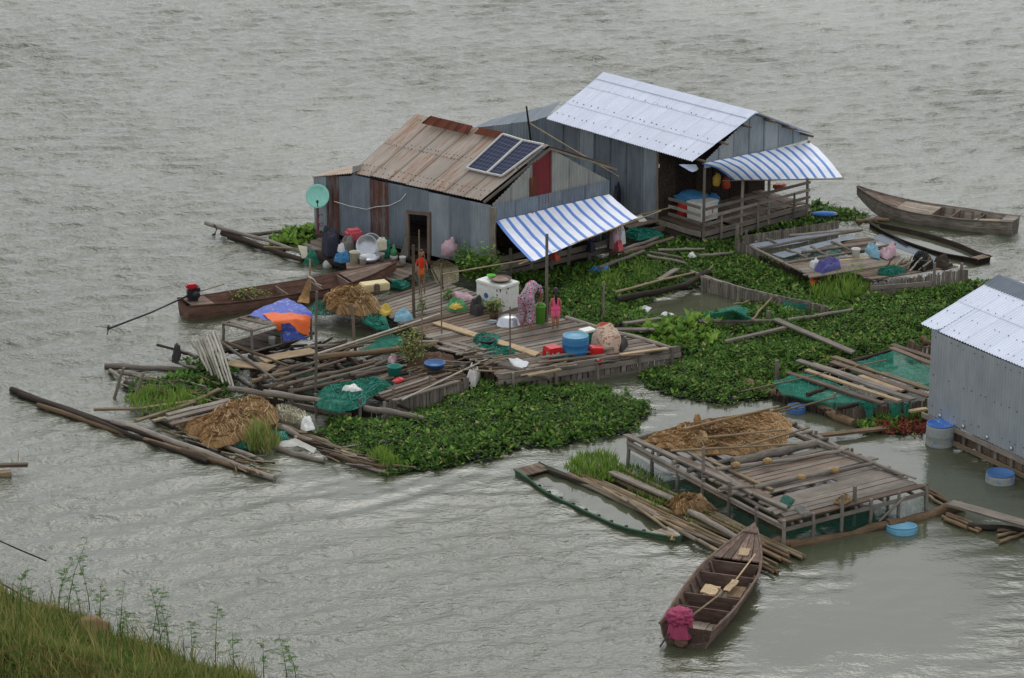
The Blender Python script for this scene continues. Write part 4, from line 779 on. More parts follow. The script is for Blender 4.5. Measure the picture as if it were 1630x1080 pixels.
cloth('mesh', [[FL(1180, 450, .75), FL(1200, 450, .75), FL(1220, 450, .75)], [FL(1145, 520, .6), FL(1190, 540, .55), FL(1250, 520, .6)], [FL(1085, 625, .3), FL(1180, 640, .25), FL(1280, 600, .35)]], 'net_green', hn, 5, .03); cloth('cream_bag', [[FL(1045, 410, .8), FL(1150, 430, .75)], [FL(1090, 560, .4), FL(1150, 530, .5)]], 'jug', hn, 5, .06)
hn = thing('hoop_net', 'tan conical landing net standing by the long boat', 'net', W(490, 480, .3)); cloth('mesh', [[FL(1165, 750, .9), FL(1170, 750, .9)], [FL(1075, 951, .4), FL(1175, 951, .35)], [FL(1040, 1030, .3), FL(1170, 1040, .25)]], 'net_tan', hn, 5, .04); log(FL(1178, 640, 1.1), FL(1165, 1000, .25), .022, 'bamboo', hn, 'stick', True)
tag(tube('white_rope', [FL(1165, 750, .9), FL(1215, 780, .8), FL(1250, 830, .6), FL(1300, 850, .5)], .02, 'white', None, 5), 'white rope loop trailing from the tan landing net', 'rope')

# ================================================================ LOG PEN (left)
lpn = thing('fish_pen', 'open log framed fish pen with green nets and vertical picket side', 'fish pen', W(540, 610, 0))
ZP = .42
for q in ((0, 560, 330, 455), (40, 580, 470, 470), (0, 520, 200, 465), (130, 580, 470, 490), (250, 612, 545, 535), (330, 600, 560, 545), (350, 530, 540, 492), (380, 540, 550, 505), (-60, 545, 130, 480), (60, 610, 300, 560), (-120, 560, 60, 520)):
    ll(FB, *q, ZP+random.uniform(0, .06), None, random.uniform(.045, .075), mat=random.choice(['wood_grey', 'wood_brown', 'bamboo']), parent=lpn)
for q in ((-130, 440, 120, 620), (0, 500, 240, 640), (60, 400, 420, 650), (200, 430, 500, 620), (330, 440, 640, 640), (-60, 590, 420, 660)):
    ll(FB, *q, ZP-.1, None, .05, mat='wood_dark', parent=lpn, name='cross_log')
for q in ((490, 625, 740, 540), (520, 650, 790, 565), (500, 640, 760, 552), (560, 655, 870, 560), (600, 560, 800, 500), (640, 575, 840, 520), (530, 600, 700, 545), (680, 590, 900, 530)): lp(FB, *q, ZP+random.uniform(-.02, .05), None, .13, .04, mat=random.choice(['wood_grey', 'wood_brown']), parent=lpn)
ll(FB, 180, 452, 765, 385, .5, None, .09, mat='bark', parent=lpn, name='edge_log'); ll(FB, -60, 615, 222, 655, .5, None, .09, mat='wood_grey', parent=lpn, name='edge_log'); ll(FB, 420, 690, 702, 740, .3, .25, .09, mat='wood_grey', parent=lpn, name='edge_log')
lp(FB, -60, 640, 360, 730, .1, None, .1, .12, mat='wood_grey', parent=lpn, name='edge_log')
pickets(lpn, FB(505, 665, ZP), FB(920, 548, ZP), -.35, ZP+.02, 26, 'wood_grey', jit=.05); pickets(lpn, FB(-40, 600, ZP), FB(500, 668, ZP), -.35, .2, 22, 'wood_dark', jit=.05)
pickets(lpn, FB(-130, 440, .4), FB(-50, 600, .4), -.35, .3, 14, 'wood_dark', jit=.05)
for x, y in ((560, 700), (735, 640), (890, 590), (400, 750), (75, 690), (190, 725)): post(FB, x, y, .62, 0, .05, parent=lpn)
for a, b, c, d in ((0, 480, 250, 640), (250, 470, 480, 560), (480, 470, 620, 590), (390, 400, 700, 340)):
    cloth('net', [[FB(a, (b+d)/2, .22), FB((a+c)/2, b, .22)], [FB((a+c)/2, d, .2), FB(c, (b+d)/2, .2)]], 'net_thin', lpn, 6, .08, 2.)
cloth('net', [[FB(390, 410, .42), FB(500, 370, .42), FB(600, 345, .4)], [FB(400, 430, .3), FB(520, 425, .25), FB(640, 400, .3)]], 'net_green', lpn, 6, .05)
deck(lpn, lambda u: FB(660+150*u, 560-10*u, .36).lerp(FB(760, 545, .36), 0), lambda u: FB(640+150*u, 430+30*u, .36), 6, 'wood_brown', w=.25)
nethp('large emerald green net heap on the log pen corner', FB, ((185, 640), (200, 690), (300, 720), (400, 690), (440, 640), (560, 590), (520, 570), (380, 590), (250, 610)), .4, .28, seed=31)
nethp('white bag lying on the emerald net heap', FB, ((310, 605), (360, 615), (405, 605), (370, 590)), .68, .1, 'white', 32); nethp('red rag beside the teal tub', FB, ((550, 562), (580, 570), (615, 555), (590, 545)), .47, .05, 'red_pl', 33)
nethp('grey and cream rag heap at the brown end of log pen', FB, ((530, 470), (560, 480), (575, 460), (550, 450)), .5, .14, 'pale_pink', 34); nethp('heap of brown dirt at the pen end by the deck', FB, ((620, 500), (720, 520), (840, 500), (860, 460), (760, 440), (640, 450)), .3, .2, 'soil', 35)
nethp('dirty white sack on the corner of picket wall', FB, ((900, 580), (950, 590), (975, 540), (930, 510)), .2, .3, 'pvc', 36)
tag(lp(FA, 640, 470, 850, 500, .5, None, .5, .03, mat='wood_pale', name='wide_board'), 'wide pale board laid on the pen beside the draped cage', 'board'); tag(lp(FA, 800, 460, 1050, 415, .52, None, .5, .03, mat='wood_pale', name='wide_board'), 'wide pale board laid under the edge of the draped cage', 'board')
tag(ll(FA, 610, 370, 930, 490, .6, .5, .05, mat='bark', name='loose_log'), 'dark brown log sloping down past the cage front corner', 'log'); tag(ll(FA, 560, 345, 870, 560, .65, .5, .05, mat='wood_grey', name='loose_log'), 'grey log sloping from the white pole stack to pen front', 'log')
tag(ll(FA, 640, 595, 1060, 650, .55, .5, .08, mat='wood_grey', name='loose_log'), 'thick grey beam along the front of log pen', 'log')
for i in range(9):                        # pale pole stack
    u = i/8; a = FA(465+115*u, 372-50*u**2-6*(i % 2), .95); b = FA(528+140*u, 488+95*u**.8+(i % 3)*8, .3)
    tag(log(a, b, .04, 'pole_white', None, 'pale_pole'), 'crooked pale stripped pole leaning in the stack at the log pen', 'pole', 'stack of pale poles')
# draped cage
cg = thing('wire_cage', 'low timber cage half covered by blue and orange tarpaulin', 'cage', FA(755, 425, 0))
zc = 1.05; T = [FA(615, 285, zc), FA(752, 320, zc), FA(1035, 242, zc), FA(880, 208, zc)]
for i in range(4): log(T[i], T[(i+1) % 4], .04, 'wood_grey', cg, 'top_rail', True); log(g2(T[i], .3), T[i]+Vector((0, 0, .04)), .045, 'wood_grey', cg, 'post', True); log(g2(T[i], .42), g2(T[(i+1) % 4], .42), .03, 'wood_grey', cg, 'lower_rail', True)
for u in (.3, .6): plank(T[0].lerp(T[3], u)+Vector((0, 0, .03)), T[1].lerp(T[2], u)+Vector((0, 0, .03)), .16, .03, 'wood_brown', cg, 'top_board')
log(T[1].lerp(T[2], .5), g2(T[1].lerp(T[2], .5), .3), .04, 'wood_grey', cg, 'post', True)
plank(T[0].lerp(T[3], .15), T[1].lerp(T[2], .1), .2, .02, 'wood_grey', cg, 'top_board'); deck(cg, lerpf(g2(T[0], .4), g2(T[3], .4)), lerpf(g2(T[1], .4), g2(T[2], .4)), 7, 'wood_dark')
tag(cloth('tarpaulin', [[FA(738, 245, 1.12), FA(830, 195, 1.15), FA(925, 165, 1.22), FA(985, 190, 1.2), FA(1030, 225, 1.1)], [FA(790, 262, 1.12), FA(860, 235, 1.15), FA(940, 210, 1.2), FA(1000, 225, 1.16), FA(1040, 240, 1.1)], [FA(880, 280, 1.1), FA(910, 262, 1.12), FA(960, 245, 1.14), FA(1010, 250, 1.1), FA(1042, 262, 1.)]], 'tarp_blue', None, 6, .05, 3), 'worn blue tarpaulin over the top of the cage', 'tarpaulin')
tag(cloth('tarpaulin', [[FA(800, 240, 1.17), FA(880, 235, 1.18), FA(960, 235, 1.19), FA(1032, 250, 1.14)], [FA(855, 280, 1.12), FA(925, 268, 1.15), FA(975, 265, 1.12), FA(1030, 285, .95)], [FA(880, 320, .85), FA(930, 300, 1.), FA(990, 330, .75), FA(1022, 345, .62)]], 'tarp_orange', None, 6, .05, 3), 'orange tarpaulin hanging over the side of the cage', 'tarpaulin')
tag(cloth('tarpaulin', [[FA(890, 285, 1.12), FA(930, 280, 1.13)], [FA(900, 330, .8), FA(970, 320, .84)], [FA(905, 372, .55), FA(1020, 362, .55)]], 'tarp_blue', None, 7, .05, 3), 'blue tarpaulin flap hanging at the cage front', 'tarpaulin')
tub('jar', 'clear plastic jar inside the cage', 'jar', 433, 548, .44, .1, .2, 'pvc', 1.05)
# ================================================================ LEFT RAFT
rf_ = thing('log_raft', 'low floating raft of long old logs with grass growing on it', 'raft', W(250, 680, 0))
for q in ((18, 620, 260, 702, .085), (180, 672, 437, 762, .1), (60, 645, 250, 708, .07), (230, 700, 400, 752, .07), (30, 628, 330, 735, .08), (167, 583, 318, 590, .09), (190, 592, 300, 615, .08), (220, 600, 335, 622, .08), (200, 610, 320, 660, .09), (290, 718, 425, 755, .08), (300, 690, 420, 735, .07), (230, 660, 330, 700, .06), (175, 590, 250, 640, .06), (260, 615, 350, 630, .07)): log(W(q[0], q[1], .08), W(q[2], q[3], .06), q[4], random.choice(['wood_grey', 'bark', 'wood_dark']), rf_)
for q in ((0, 697, 230, 690), (230, 690, 480, 655), (470, 658, 600, 600), (200, 752, 480, 660), (280, 752, 345, 735)): lp(FA, *q, .22, None, .13, .05, mat='bamboo', parent=rf_)
for i in range(9): ll(FA, 380+i*12, 770+i*9, 520+i*18, 800+i*6, .12, .16, .025, mat='bamboo', parent=rf_, name='stick')
for i, (q) in enumerate(((350, 722, 650, 650), (430, 728, 650, 676), (365, 768, 652, 696), (345, 745, 640, 672))): tag(lp(FA, *q, .25+.04*i, None, .2, .05, mat=['wood_grey', 'wood_pale', 'wood_brown', 'wood_grey'][i], name='stacked_plank'), ('grey plank at the back of small stack on log raft', 'pale tan short plank in the stack on log raft', 'brown plank lying lowest in the stack on log raft', 'grey plank between the tan and brown ones on log raft')[i], 'plank', 'plank stack on the raft')
for x, y, xt, yt in ((90, 660, 142, 498), (178, 685, 236, 528)): tag(log(FA(x, y, -.1), FA(x, y, -.1)+Vector(((xt-x)/3/55, .1, .95)), .05, 'wood_grey', None, 'stake', True), 'leaning grey stake at outer raft end, ' + ('farther out over water' if x < 100 else 'standing in the raft grass'), 'stake', 'stakes on log raft')
tag(ll(FA, 300, 388, 500, 445, .5, .4, .04, mat='wood_dark', name='loose_log'), 'dark thin log sticking out left of the pale poles', 'log'); tag(ll(FA, 390, 412, 490, 450, .4, None, .06, mat='wood_grey', name='loose_log'), 'short grey log end under the pale pole stack', 'log'); tag(ll(FA, 380, 465, 490, 500, .3, None, .05, mat='wood_grey', name='loose_log'), 'short log beside the black rag left of pale poles', 'log')
nethp('black rag draped on the logs left of pale poles', FA, ((370, 470), (400, 480), (415, 440), (390, 420)), .3, .35, 'black_bag', 41)
nethp('big tan fishing net heap sprawled over the log raft', FA, ((430, 800), (500, 840), (540, 885), (640, 870), (720, 840), (780, 790), (880, 760), (860, 690), (780, 650), (660, 690), (540, 750)), .15, .38, 'net_tan', 42)
nethp('pale brown net tail between the raft and the pen', FA, ((860, 690), (900, 760), (1000, 770), (1020, 730), (940, 690)), .15, .18, 'net_pale', 43); nethp('green net around the raft grass tuft', FA, ((680, 880), (740, 895), (930, 850), (920, 810), (780, 800), (735, 840)), .05, .16, seed=44)
nethp('crumpled white plastic sheet at the plant edge', FA, ((985, 790), (1010, 800), (1055, 790), (1030, 750), (1000, 755)), .15, .2, 'white', 45)
pb = thing('log_bundle', 'bundle of floating logs and bamboo at the plant mat edge', 'raft', W(520, 720, 0))
for q in ((880, 780, 1050, 850), (900, 775, 1120, 870), (980, 810, 1180, 890), (960, 830, 1100, 880), (1100, 890, 1420, 985), (1120, 910, 1400, 995), (1180, 900, 1440, 975), (1200, 935, 1400, 1000), (870, 880, 1100, 940)): ll(FA, *q, .08, .06, random.uniform(.05, .1), mat=random.choice(['bamboo', 'bark', 'wood_grey']), parent=pb)
cloth('bark_sheet', [[FA(880, 850, .2), FA(960, 835, .25), FA(1060, 880, .2)], [FA(875, 880, .12), FA(970, 870, .16), FA(1050, 905, .12)]], 'pvc', pb, 5, .04)
def debris(parent, f, pts, n, z, r=(.015, .035), ln=(.3, 1.0), ang=None, mats=('bamboo', 'wood_grey', 'wood_dark', 'bark'), name='stick'):
    poly = [tuple(f(x, y, z).to_2d()) for x, y in pts]; P_, d = in_poly(poly, 30, wob=.1); rs = random.Random(n)
    for k in range(min(n, len(P_))):
        p = Vector((P_[k][0], P_[k][1], z+rs.uniform(-.03, .08))); a = rs.uniform(0, 6.28) if ang is None else ang+rs.gauss(0, .3); l = rs.uniform(*ln)
        log(p, p+Vector((math.cos(a)*l, math.sin(a)*l, rs.uniform(-.03, .06))), rs.uniform(*r), rs.choice(mats), parent, name, rs.random() < .5)
debris(rf_, FO, [(180, 600), (320, 600), (380, 650), (330, 690), (240, 665)], 46, .12, ang=-.5); debris(rf_, FO, [(240, 680), (300, 690), (425, 745), (400, 750), (300, 712)], 36, .1, ang=-.6)
debris(pb, FO, [(445, 705), (480, 690), (560, 720), (640, 750), (560, 745)], 34, .1, ang=-.5); debris(lpn, FO, [(300, 575), (380, 545), (560, 560), (690, 600), (600, 640), (480, 630), (380, 608)], 46, .3, (.035, .065), (1.0, 2.2), .62, ('wood_dark', 'wood_brown', 'wood_grey'), 'log'); debris(lpn, FO, [(300, 575), (380, 545), (560, 560), (600, 640), (480, 630), (380, 608)], 16, .2, (.04, .06), (1.0, 2.0), -.66, ('wood_dark',), 'cross_log'); debris(lpn, FO, [(380, 560), (470, 575), (600, 640), (560, 650), (430, 630)], 30, .3, ang=.4); debris(lpn, FO, [(640, 590), (720, 575), (770, 590), (700, 612)], 26, .42, ang=.4)
debris(md, FO, [(700, 560), (760, 565), (820, 595), (790, 598)], 18, .5, ang=.4, ln=(.3, .8)); debris(md, FO, [(830, 590), (1000, 560), (1050, 562), (900, 592)], 16, .52, ang=.3, ln=(.2, .7))
# plank at the left picture side
pk_ = thing('mooring_plank', 'old plank end over a sunken beam in open water', 'plank', W(10, 750, 0)); plank(W(-60, 744, .2), W(44, 740, .2), .14, .08, 'wood_brown', pk_); plank(W(-60, 757, .05), W(18, 754, .05), .2, .12, 'wood_pale', pk_, 'beam')
tag(tube('wire', [W(-10, 857, 1.2), W(30, 875, .7), W(73, 893, .2)], .018, 'black', None, 5), 'thin dark wire dropping into the water by the bank', 'wire')

# ================================================================ BOATS
def boat(name, lab, st, bw, beam, depth=.42, keel=-.12, bow_rise=.35, mats=('boat_wood', 'boat_floor'), stern_w=.7, z0=0., bow_tip=.1, fine=.35, heel=0.):
    st = Vector(st); bw = Vector(bw); d = (g2(bw, 0)-g2(st, 0)); L = d.length; rz = math.atan2(d.y, d.x)
    t = thing(name, lab, 'boat', (st.x, st.y, z0), None, rz); t.rotation_euler[0] = heel
    hb = lambda u: beam/2*(stern_w+(1-stern_w)*sm_(u/.35) if u < .35 else (1 if u < 1-fine else bow_tip+(1-bow_tip)*(1-((u-1+fine)/fine)**1.7)))
    sh = lambda u: keel+depth+bow_rise*max(0, (u-.55)/.45)**2+.06*max(0, (.2-u)/.2); kb = lambda u: keel+(bow_rise*.9+depth*.55)*max(0, (u-.72)/.28)**2+.05*max(0, (.2-u)/.2)
    n = 18; th = .035; secs = []
    for i in range(n+1):
        u = i/n; h, s, k = hb(u), sh(u), kb(u); cw = h*.68
        secs.append([(u*L, h, s), (u*L, h*.9, (s+k)/2), (u*L, cw, k), (u*L, -cw, k), (u*L, -h*.9, (s+k)/2), (u*L, -h, s), (u*L, -h+th, s), (u*L, -h*.9+th, (s+k)/2), (u*L, -max(cw-th, .01), k+th), (u*L, max(cw-th, .01), k+th), (u*L, h*.9-th, (s+k)/2), (u*L, h-th, s)])
    vs = [v for s in secs for v in s]; m = 12
    fs = [(i*m+j, (i+1)*m+j, (i+1)*m+(j+1) % m, i*m+(j+1) % m) for i in range(n) for j in range(m)]
    fs += [tuple(range(6)), tuple(range(n*m, n*m+6))[::-1]]+[(6, 7, 8, 9, 10, 11)]
    mesh('hull', vs, fs, mats[0], t, world=False)
    # gunwale strips
    for s_ in (1, -1): tube('gunwale', [(i/n*L, s_*(hb(i/n)+.01), sh(i/n)+.01) for i in range(n+1)], .03, mats[0], t, 5, world=False)
    return t, L, hb, sh, kb
def sm_(x): x = min(max(x, 0), 1); return x*x*(3-2*x)
def bpart(t, A, B, w_, th, mat, name):
    o = link(name, PLK[random.randrange(8)], t, mat); o.matrix_basis = frame_mat(A, B, w_, th); return o
def floorboards(t, L, hb, kb, u0, u1, nb_, mat, z=.07, full=.62, name='floor_board'):
    for i in range(nb_):
        y = (-1+2*(i+.5)/nb_)*min(hb(u0), hb(u1))*full; bpart(t, (u0*L, y, max(kb(u0), kb((u0+u1)/2))+z), (u1*L, y, max(kb(u1), kb((u0+u1)/2))+z+random.uniform(0, .02)), 2*full*hb((u0+u1)/2)/nb_*.94, .03, mat, name)
def thwart(t, L, hb, sh, kb, u, mat, th=.04, bulk=True):
    h = hb(u)-.03; zt2 = sh(u)-.03
    vs = [(u*L-th/2, -h, zt2), (u*L-th/2, h, zt2), (u*L-th/2, h*.62, kb(u)+.03), (u*L-th/2, -h*.62, kb(u)+.03)]; vs += [(x+th, y, z) for x, y, z in vs]
    mesh('bulkhead', vs, [(0, 1, 2, 3), (7, 6, 5, 4), (0, 4, 5, 1), (1, 5, 6, 2), (2, 6, 7, 3), (3, 7, 4, 0)], mat, t, world=False)
def bow_deck(t, L, hb, sh, u0, u1, nb_, mat, name='deck_board', dz=.01):
    for i in range(nb_):
        f0, f1 = -1+2*i/nb_+.02, -1+2*(i+1)/nb_-.02; a, b, c, d = (u0*L, f0*hb(u0)*.97, sh(u0)+dz), (u0*L, f1*hb(u0)*.97, sh(u0)+dz), (u1*L, f1*hb(u1)*.97, sh(u1)+dz), (u1*L, f0*hb(u1)*.97, sh(u1)+dz)
        um = (u0+u1)/2; e, f = (um*L, f1*hb(um)*.97, sh(um)+dz), (um*L, f0*hb(um)*.97, sh(um)+dz); vs = [a, b, e, c, d, f]; vs += [(x, y, z-.03) for x, y, z in vs]
        mesh(name, vs, [(0, 1, 2, 5), (5, 2, 3, 4), (6, 11, 8, 7), (11, 10, 9, 8)]+[(i2, i2+6, (i2+1) % 6+6, (i2+1) % 6) for i2 in range(6)], mat, t, world=False)
# near boat
st, bw = W(1092, 1030, 0), W(1198, 862, .35); nbt, L, hb, sh, kb = boat('sampan', 'brown wooden sampan with engine wrapped in pink cloth', st, bw, 1.42, .54, -.13, .28, stern_w=.86, fine=.42, bow_tip=.12)
for u in (.24, .37, .6, .72): thwart(nbt, L, hb, sh, kb, u, 'boat_bulk')
floorboards(nbt, L, hb, kb, .03, .23, 4, 'boat_floor', .14); floorboards(nbt, L, hb, kb, .38, .56, 4, 'boat_floor', .16); floorboards(nbt, L, hb, kb, .62, .71, 4, 'boat_wood', .05)
bow_deck(nbt, L, hb, sh, .74, .97, 5, 'boat_wood'); bow_deck(nbt, L, hb, sh, .955, 1.03, 1, 'boat_wood', 'bow_post', .05)
bpart(nbt, (.5*L, .05, .2), (.5*L, .42, .22), .5, .03, 'wood_pale', 'loose_board'); bpart(nbt, (.45*L, -.4, .21), (.56*L, -.35, .22), .35, .03, 'bark', 'loose_board')
bpart(nbt, (.77*L, -.1, sh(.77)+.03), (.83*L, -.1, sh(.83)+.03), .24, .03, 'wood_pale', 'loose_board')
for u in np.linspace(.06, .7, 9):
    for s_ in (1, -1): bpart(nbt, (u*L, s_*(hb(u)*.7-.05), kb(u)+.06), (u*L, s_*(hb(u)-.07), sh(u)-.02), .05, .04, 'boat_wood', 'rib')
def on(t, p): return Matrix.Translation(t.location) @ t.rotation_euler.to_matrix().to_4x4() @ Vector(p)
eg = thing('outboard_engine', 'boat engine bundled in crumpled magenta cloth on the sampan stern', 'engine', on(nbt, (.12, .2, .4)))
heap('cloth_wrap', [on(nbt, (.12+.32*math.cos(a), .18+.34*math.sin(a), 0)) for a in np.linspace(0, 6.28, 9)[:-1]], .22, .42, 'maroon', eg, rough=.7, seed=3, fs_=9); blob('cloth_hood', on(nbt, (.14, .2, .52)), (.3, .3, .17), 'maroon', eg, 9, .4, 4, 6)
tube('tiller_arm', [on(nbt, (.3, .1, .5)), on(nbt, (1.6, -.28, .62)), on(nbt, (1.8, -.3, .66)), on(nbt, (1.85, -.2, .68))], .022, 'wood_pale', eg); tube('propeller_shaft', [on(nbt, (.1, .3, .42)), on(nbt, (-.5, .45, .15))], .02, 'dark_metal', eg)
lathe('mount_wheel', [(.14, 0), (.16, .03), (.12, .06), (0, .06)], 'boat_red', on(nbt, (-.05, .1, .15)), eg, 16, (R(90), 0, nbt.rotation_euler[2]-R(90)))
od = thing('paddle', 'pale wooden paddle lying along the side of sampan', 'paddle', on(nbt, (.55*L, -.25, .4))); tube('shaft', [on(nbt, (.52*L, -.25, .36)), on(nbt, (.8*L, -.36, .5))], .022, 'wood_pale', od); tag(plank(on(nbt, (.46*L, -.2, .33)), on(nbt, (.56*L, -.26, .38)), .17, .02, 'wood_pale', od, 'blade'))
# long boat with long tail motor
lgb, L, hb, sh, kb = boat('long_boat', 'long reddish wooden boat with a longtail motor behind the cage', W(292, 505, 0), W(630, 438, .3), 1.15, .5, -.12, .35, ('boat_red', 'boat_floor'), .75, fine=.3)
for u in (.12, .3, .46, .62, .75): thwart(lgb, L, hb, sh, kb, u, 'boat_wood')
bow_deck(lgb, L, hb, sh, .76, .98, 4, 'boat_wood'); bow_deck(lgb, L, hb, sh, .02, .12, 3, 'boat_wood'); floorboards(lgb, L, hb, kb, .13, .74, 5, 'boat_wood', .05)
mo = on(lgb, (.35, .1, sh(.05)+.05)); en = thing('longtail_motor', 'red and black longtail motor on the stern of long boat', 'engine', mo)
boxmesh('engine_block', mo+Vector((0, 0, .16)), (.16, .14, .15), 'dark_metal', en, .3, .03); boxmesh('fuel_tank', mo+Vector((-.02, 0, .4)), (.17, .13, .075), 'engine_red', en, .3, .04); lathe('flywheel', [(.11, 0), (.12, .03), (.11, .07), (0, .07)], 'dark_metal', mo+Vector((.12, -.14, .18)), en, 16, (R(90), 0, .3)); boxmesh('muffler', mo+Vector((.16, -.05, .33)), (.06, .12, .06), 'black', en, .3, .02); boxmesh('mount', mo+Vector((0, 0, .0)), (.14, .12, .05), 'dark_metal', en, .3, .01)
pe = W(172, 524, .18); tube('drive_shaft', [mo+Vector((-.1, 0, .12)), mo.lerp(pe, .5)+Vector((0, 0, .04)), pe], .028, 'dark_metal', en); tube('tiller', [mo+Vector((.1, 0, .2)), mo+Vector((.9, .35, .35))], .018, 'bamboo', en)
for i in range(3): a = i*2.09; o = boxmesh('propeller_blade', pe+Vector((0, .09*math.cos(a), .09*math.sin(a))), (.012, .045, .085), 'dark_metal', en, .2, .006); o.rotation_euler = (-a, .4, .1)
# far boat
fb, L, hb, sh, kb = boat('sampan', 'long weathered grey sampan floating alone past the pens', W(1616, 372, 0), W(1364, 309, .6), 1.25, .5, -.1, .45, ('wood_grey', 'boat_floor'), .62, fine=.42, bow_tip=.05)
for u in (.22, .38, .5): thwart(fb, L, hb, sh, kb, u, 'boat_wood')
bow_deck(fb, L, hb, sh, .5, .72, 5, 'boat_floor', dz=-.03); bow_deck(fb, L, hb, sh, .72, .95, 4, 'boat_wood', dz=-.02); floorboards(fb, L, hb, kb, .03, .48, 5, 'boat_floor', .14); bow_deck(fb, L, hb, sh, .0, .08, 3, 'wood_grey')
bpart(fb, (.1*L, -.1, .32), (.2*L, .2, .33), .35, .03, 'wood_pale', 'loose_board'); bpart(fb, (.14*L, .25, .32), (.24*L, .2, .34), .25, .03, 'boat_floor', 'loose_board')
for u in np.linspace(.24, .48, 5):
    for s_ in (1, -1): bpart(fb, (u*L, s_*(hb(u)*.7-.05), kb(u)+.06), (u*L, s_*(hb(u)-.08), sh(u)-.02), .05, .04, 'boat_wood', 'rib')
# swamped boats
sb, L, hb, sh, kb = boat('swamped_boat', 'half sunken brown boat full of water beside the far pen', W(1566, 420, 0), W(1386, 358, .05), 1.15, .36, -.25, .0, ('wood_dark', 'boat_floor'), .5, fine=.5, bow_tip=.1); bow_deck(sb, L, hb, sh, .0, .07, 3, 'wood_brown')
gbt, L, hb, sh, kb = boat('swamped_boat', 'sunken green painted boat brimming with water beside bamboo raft', W(838, 750, 0), W(1082, 857, .1), 1.3, .36, -.29, .06, ('green_boat', 'boat_floor'), .6, fine=.3, bow_tip=.1); bow_deck(gbt, L, hb, sh, .0, .08, 4, 'wood_brown'); bow_deck(gbt, L, hb, sh, .88, .99, 3, 'boat_floor')
for u in np.linspace(.12, .86, 10): bpart(gbt, (u*L, -hb(u)+.03, sh(u)-.02), (u*L, -hb(u)+.03, sh(u)+.05), .07, .07, 'wood_dark', 'peg')
bpart(gbt, (.05*L, hb(.1)-.1, .08), (.35*L, hb(.3)-.06, .1), .14, .08, 'wood_dark', 'side_plank'); tag(tube('rope_knot', [FH(950, 770, .16), FH(975, 765, .2), FH(965, 790, .14), FH(985, 790, .12)], .035, 'rope', None, 6), 'tan rope knot on the bow of sunken green boat', 'rope')

# ================================================================ MIDDLE SUNKEN PEN
mp = thing('fish_pen', 'half sunken picket fish pen among the plants with draped green net', 'fish pen', W(1150, 490, 0))
tops = [(480, 345), (590, 372), (690, 402), (745, 415), (860, 442), (980, 465), (1110, 497)]
for i in range(len(tops)-1): pickets(mp, FD(*tops[i], .42), FD(*tops[i+1], .42), -.3, .42, 9 if i % 3 else 10, 'wood_grey', jit=.06, w=.075); lp(FD, *tops[i], *tops[i+1], .4, None, .05, .08, parent=mp, name='rail')
for i, q in enumerate(((470, 562, 905, 556, .25), (900, 556, 1225, 503, .3), (530, 578, 830, 566, .18))): ll(FD, *q[:4], q[4], None, .06, parent=mp, name='beam')
pickets(mp, FD(480, 590, .2), FD(720, 575, .2), -.2, .14, 12, 'wood_grey', w=.08); post(FD, 810, 590, .5, 0, .07, parent=mp)
cloth('net', [[FD(330, 545, .15), FD(480, 520, .2), FD(560, 505, .25), FD(660, 480, .3), FD(720, 500, .2)], [FD(340, 548, .12), FD(490, 530, .3), FD(585, 515, .55), FD(640, 505, .85), FD(700, 530, .4)], [FD(350, 555, .1), FD(500, 552, .2), FD(600, 552, .3), FD(690, 555, .3), FD(775, 558, .2)]], 'net_green', mp, 6, .03)
cloth('net', [[FD(880, 455, .4), FD(1000, 475, .42)], [FD(900, 545, .1), FD(1000, 540, .1)]], 'net_thin', mp, 6, .05)
for q, r_, nm, lb in (((70, 458, 400, 385), .11, 'bent_log', 'thick dark bent trunk lying in the plants, lower half'), ((380, 390, 515, 318), .11, 'bent_log', 'thick dark bent trunk lying in the plants, upper half'), ((60, 418, 455, 320), .04, 'thin_pole', 'thin straight pole above the thick bent trunk'), ((500, 325, 540, 285), .03, 'stick', 'short stick end at the tip of bent trunk'), ((730, 556, 828, 447), .035, 'stick', 'grey stick leaning over the sunken pen net'), ((640, 480, 715, 460), .04, 'stick', 'short grey stick behind the sunken pen net')):
    tag(ll(FD, *q, .3, .38, r_, mat='wood_dark' if r_ > .1 else 'bamboo', name=nm), lb, 'log')
for q, w_, lb in (((845, 550, 1230, 715), .22, 'long grey plank slanting down through the water plants'), ((275, 357, 365, 303), .16, 'short pale plank at the top of bent trunk'), ((100, 572, 285, 545), .16, 'grey plank at the left end of sunken pen'), ((40, 602, 265, 600), .2, 'grey plank right of the girl by the red tub'), ((600, 660, 890, 592), .14, 'curved grey plank before the sunken pen'), ((430, 315, 620, 380), .1, 'narrow plank on the sunken pen back corner'), ((-130, 600, 40, 608), .18, 'plank edge between deck and water plants')):
    tag(lp(FD, *q, .36, .33, w_, .05, name='plank'), lb, 'plank')
for q, lb in (((70, 218, 272, 146), 'upper pale log between the two tin houses'), ((100, 228, 345, 150), 'lower dark log between the two tin houses'), ((270, 210, 500, 205), 'straight grey pole lying in plants below porch'), ((470, 237, 640, 222), 'thin grey pole beside the white scrap in plants'), ((220, 238, 410, 277), 'twisted grey branch in the plants below awning'), ((225, 222, 390, 250), 'thin twig above the twisted grey branch'), ((-20, 300, 200, 215), 'old beam along the front of awning house')):
    tag(ll(FD, *q, .35, .35, .07 if 'log' in lb or 'beam' in lb else .045, mat='wood_brown' if 'dark' in lb else 'wood_grey', name='log'), lb, 'log')
nethp('white crumpled scrap lying on plants', FD, ((415, 245), (435, 252), (460, 245), (440, 232)), .3, .1, 'white', 51); nethp('grey debris floating in the sunken pen water', FD, ((170, 505), (220, 515), (240, 495), (190, 485)), .02, .04, 'white_cloth', 52); nethp('pale scum beside the sunken pen net', FD, ((270, 535), (320, 545), (350, 530), (300, 520)), .02, .05, 'white_cloth', 53)
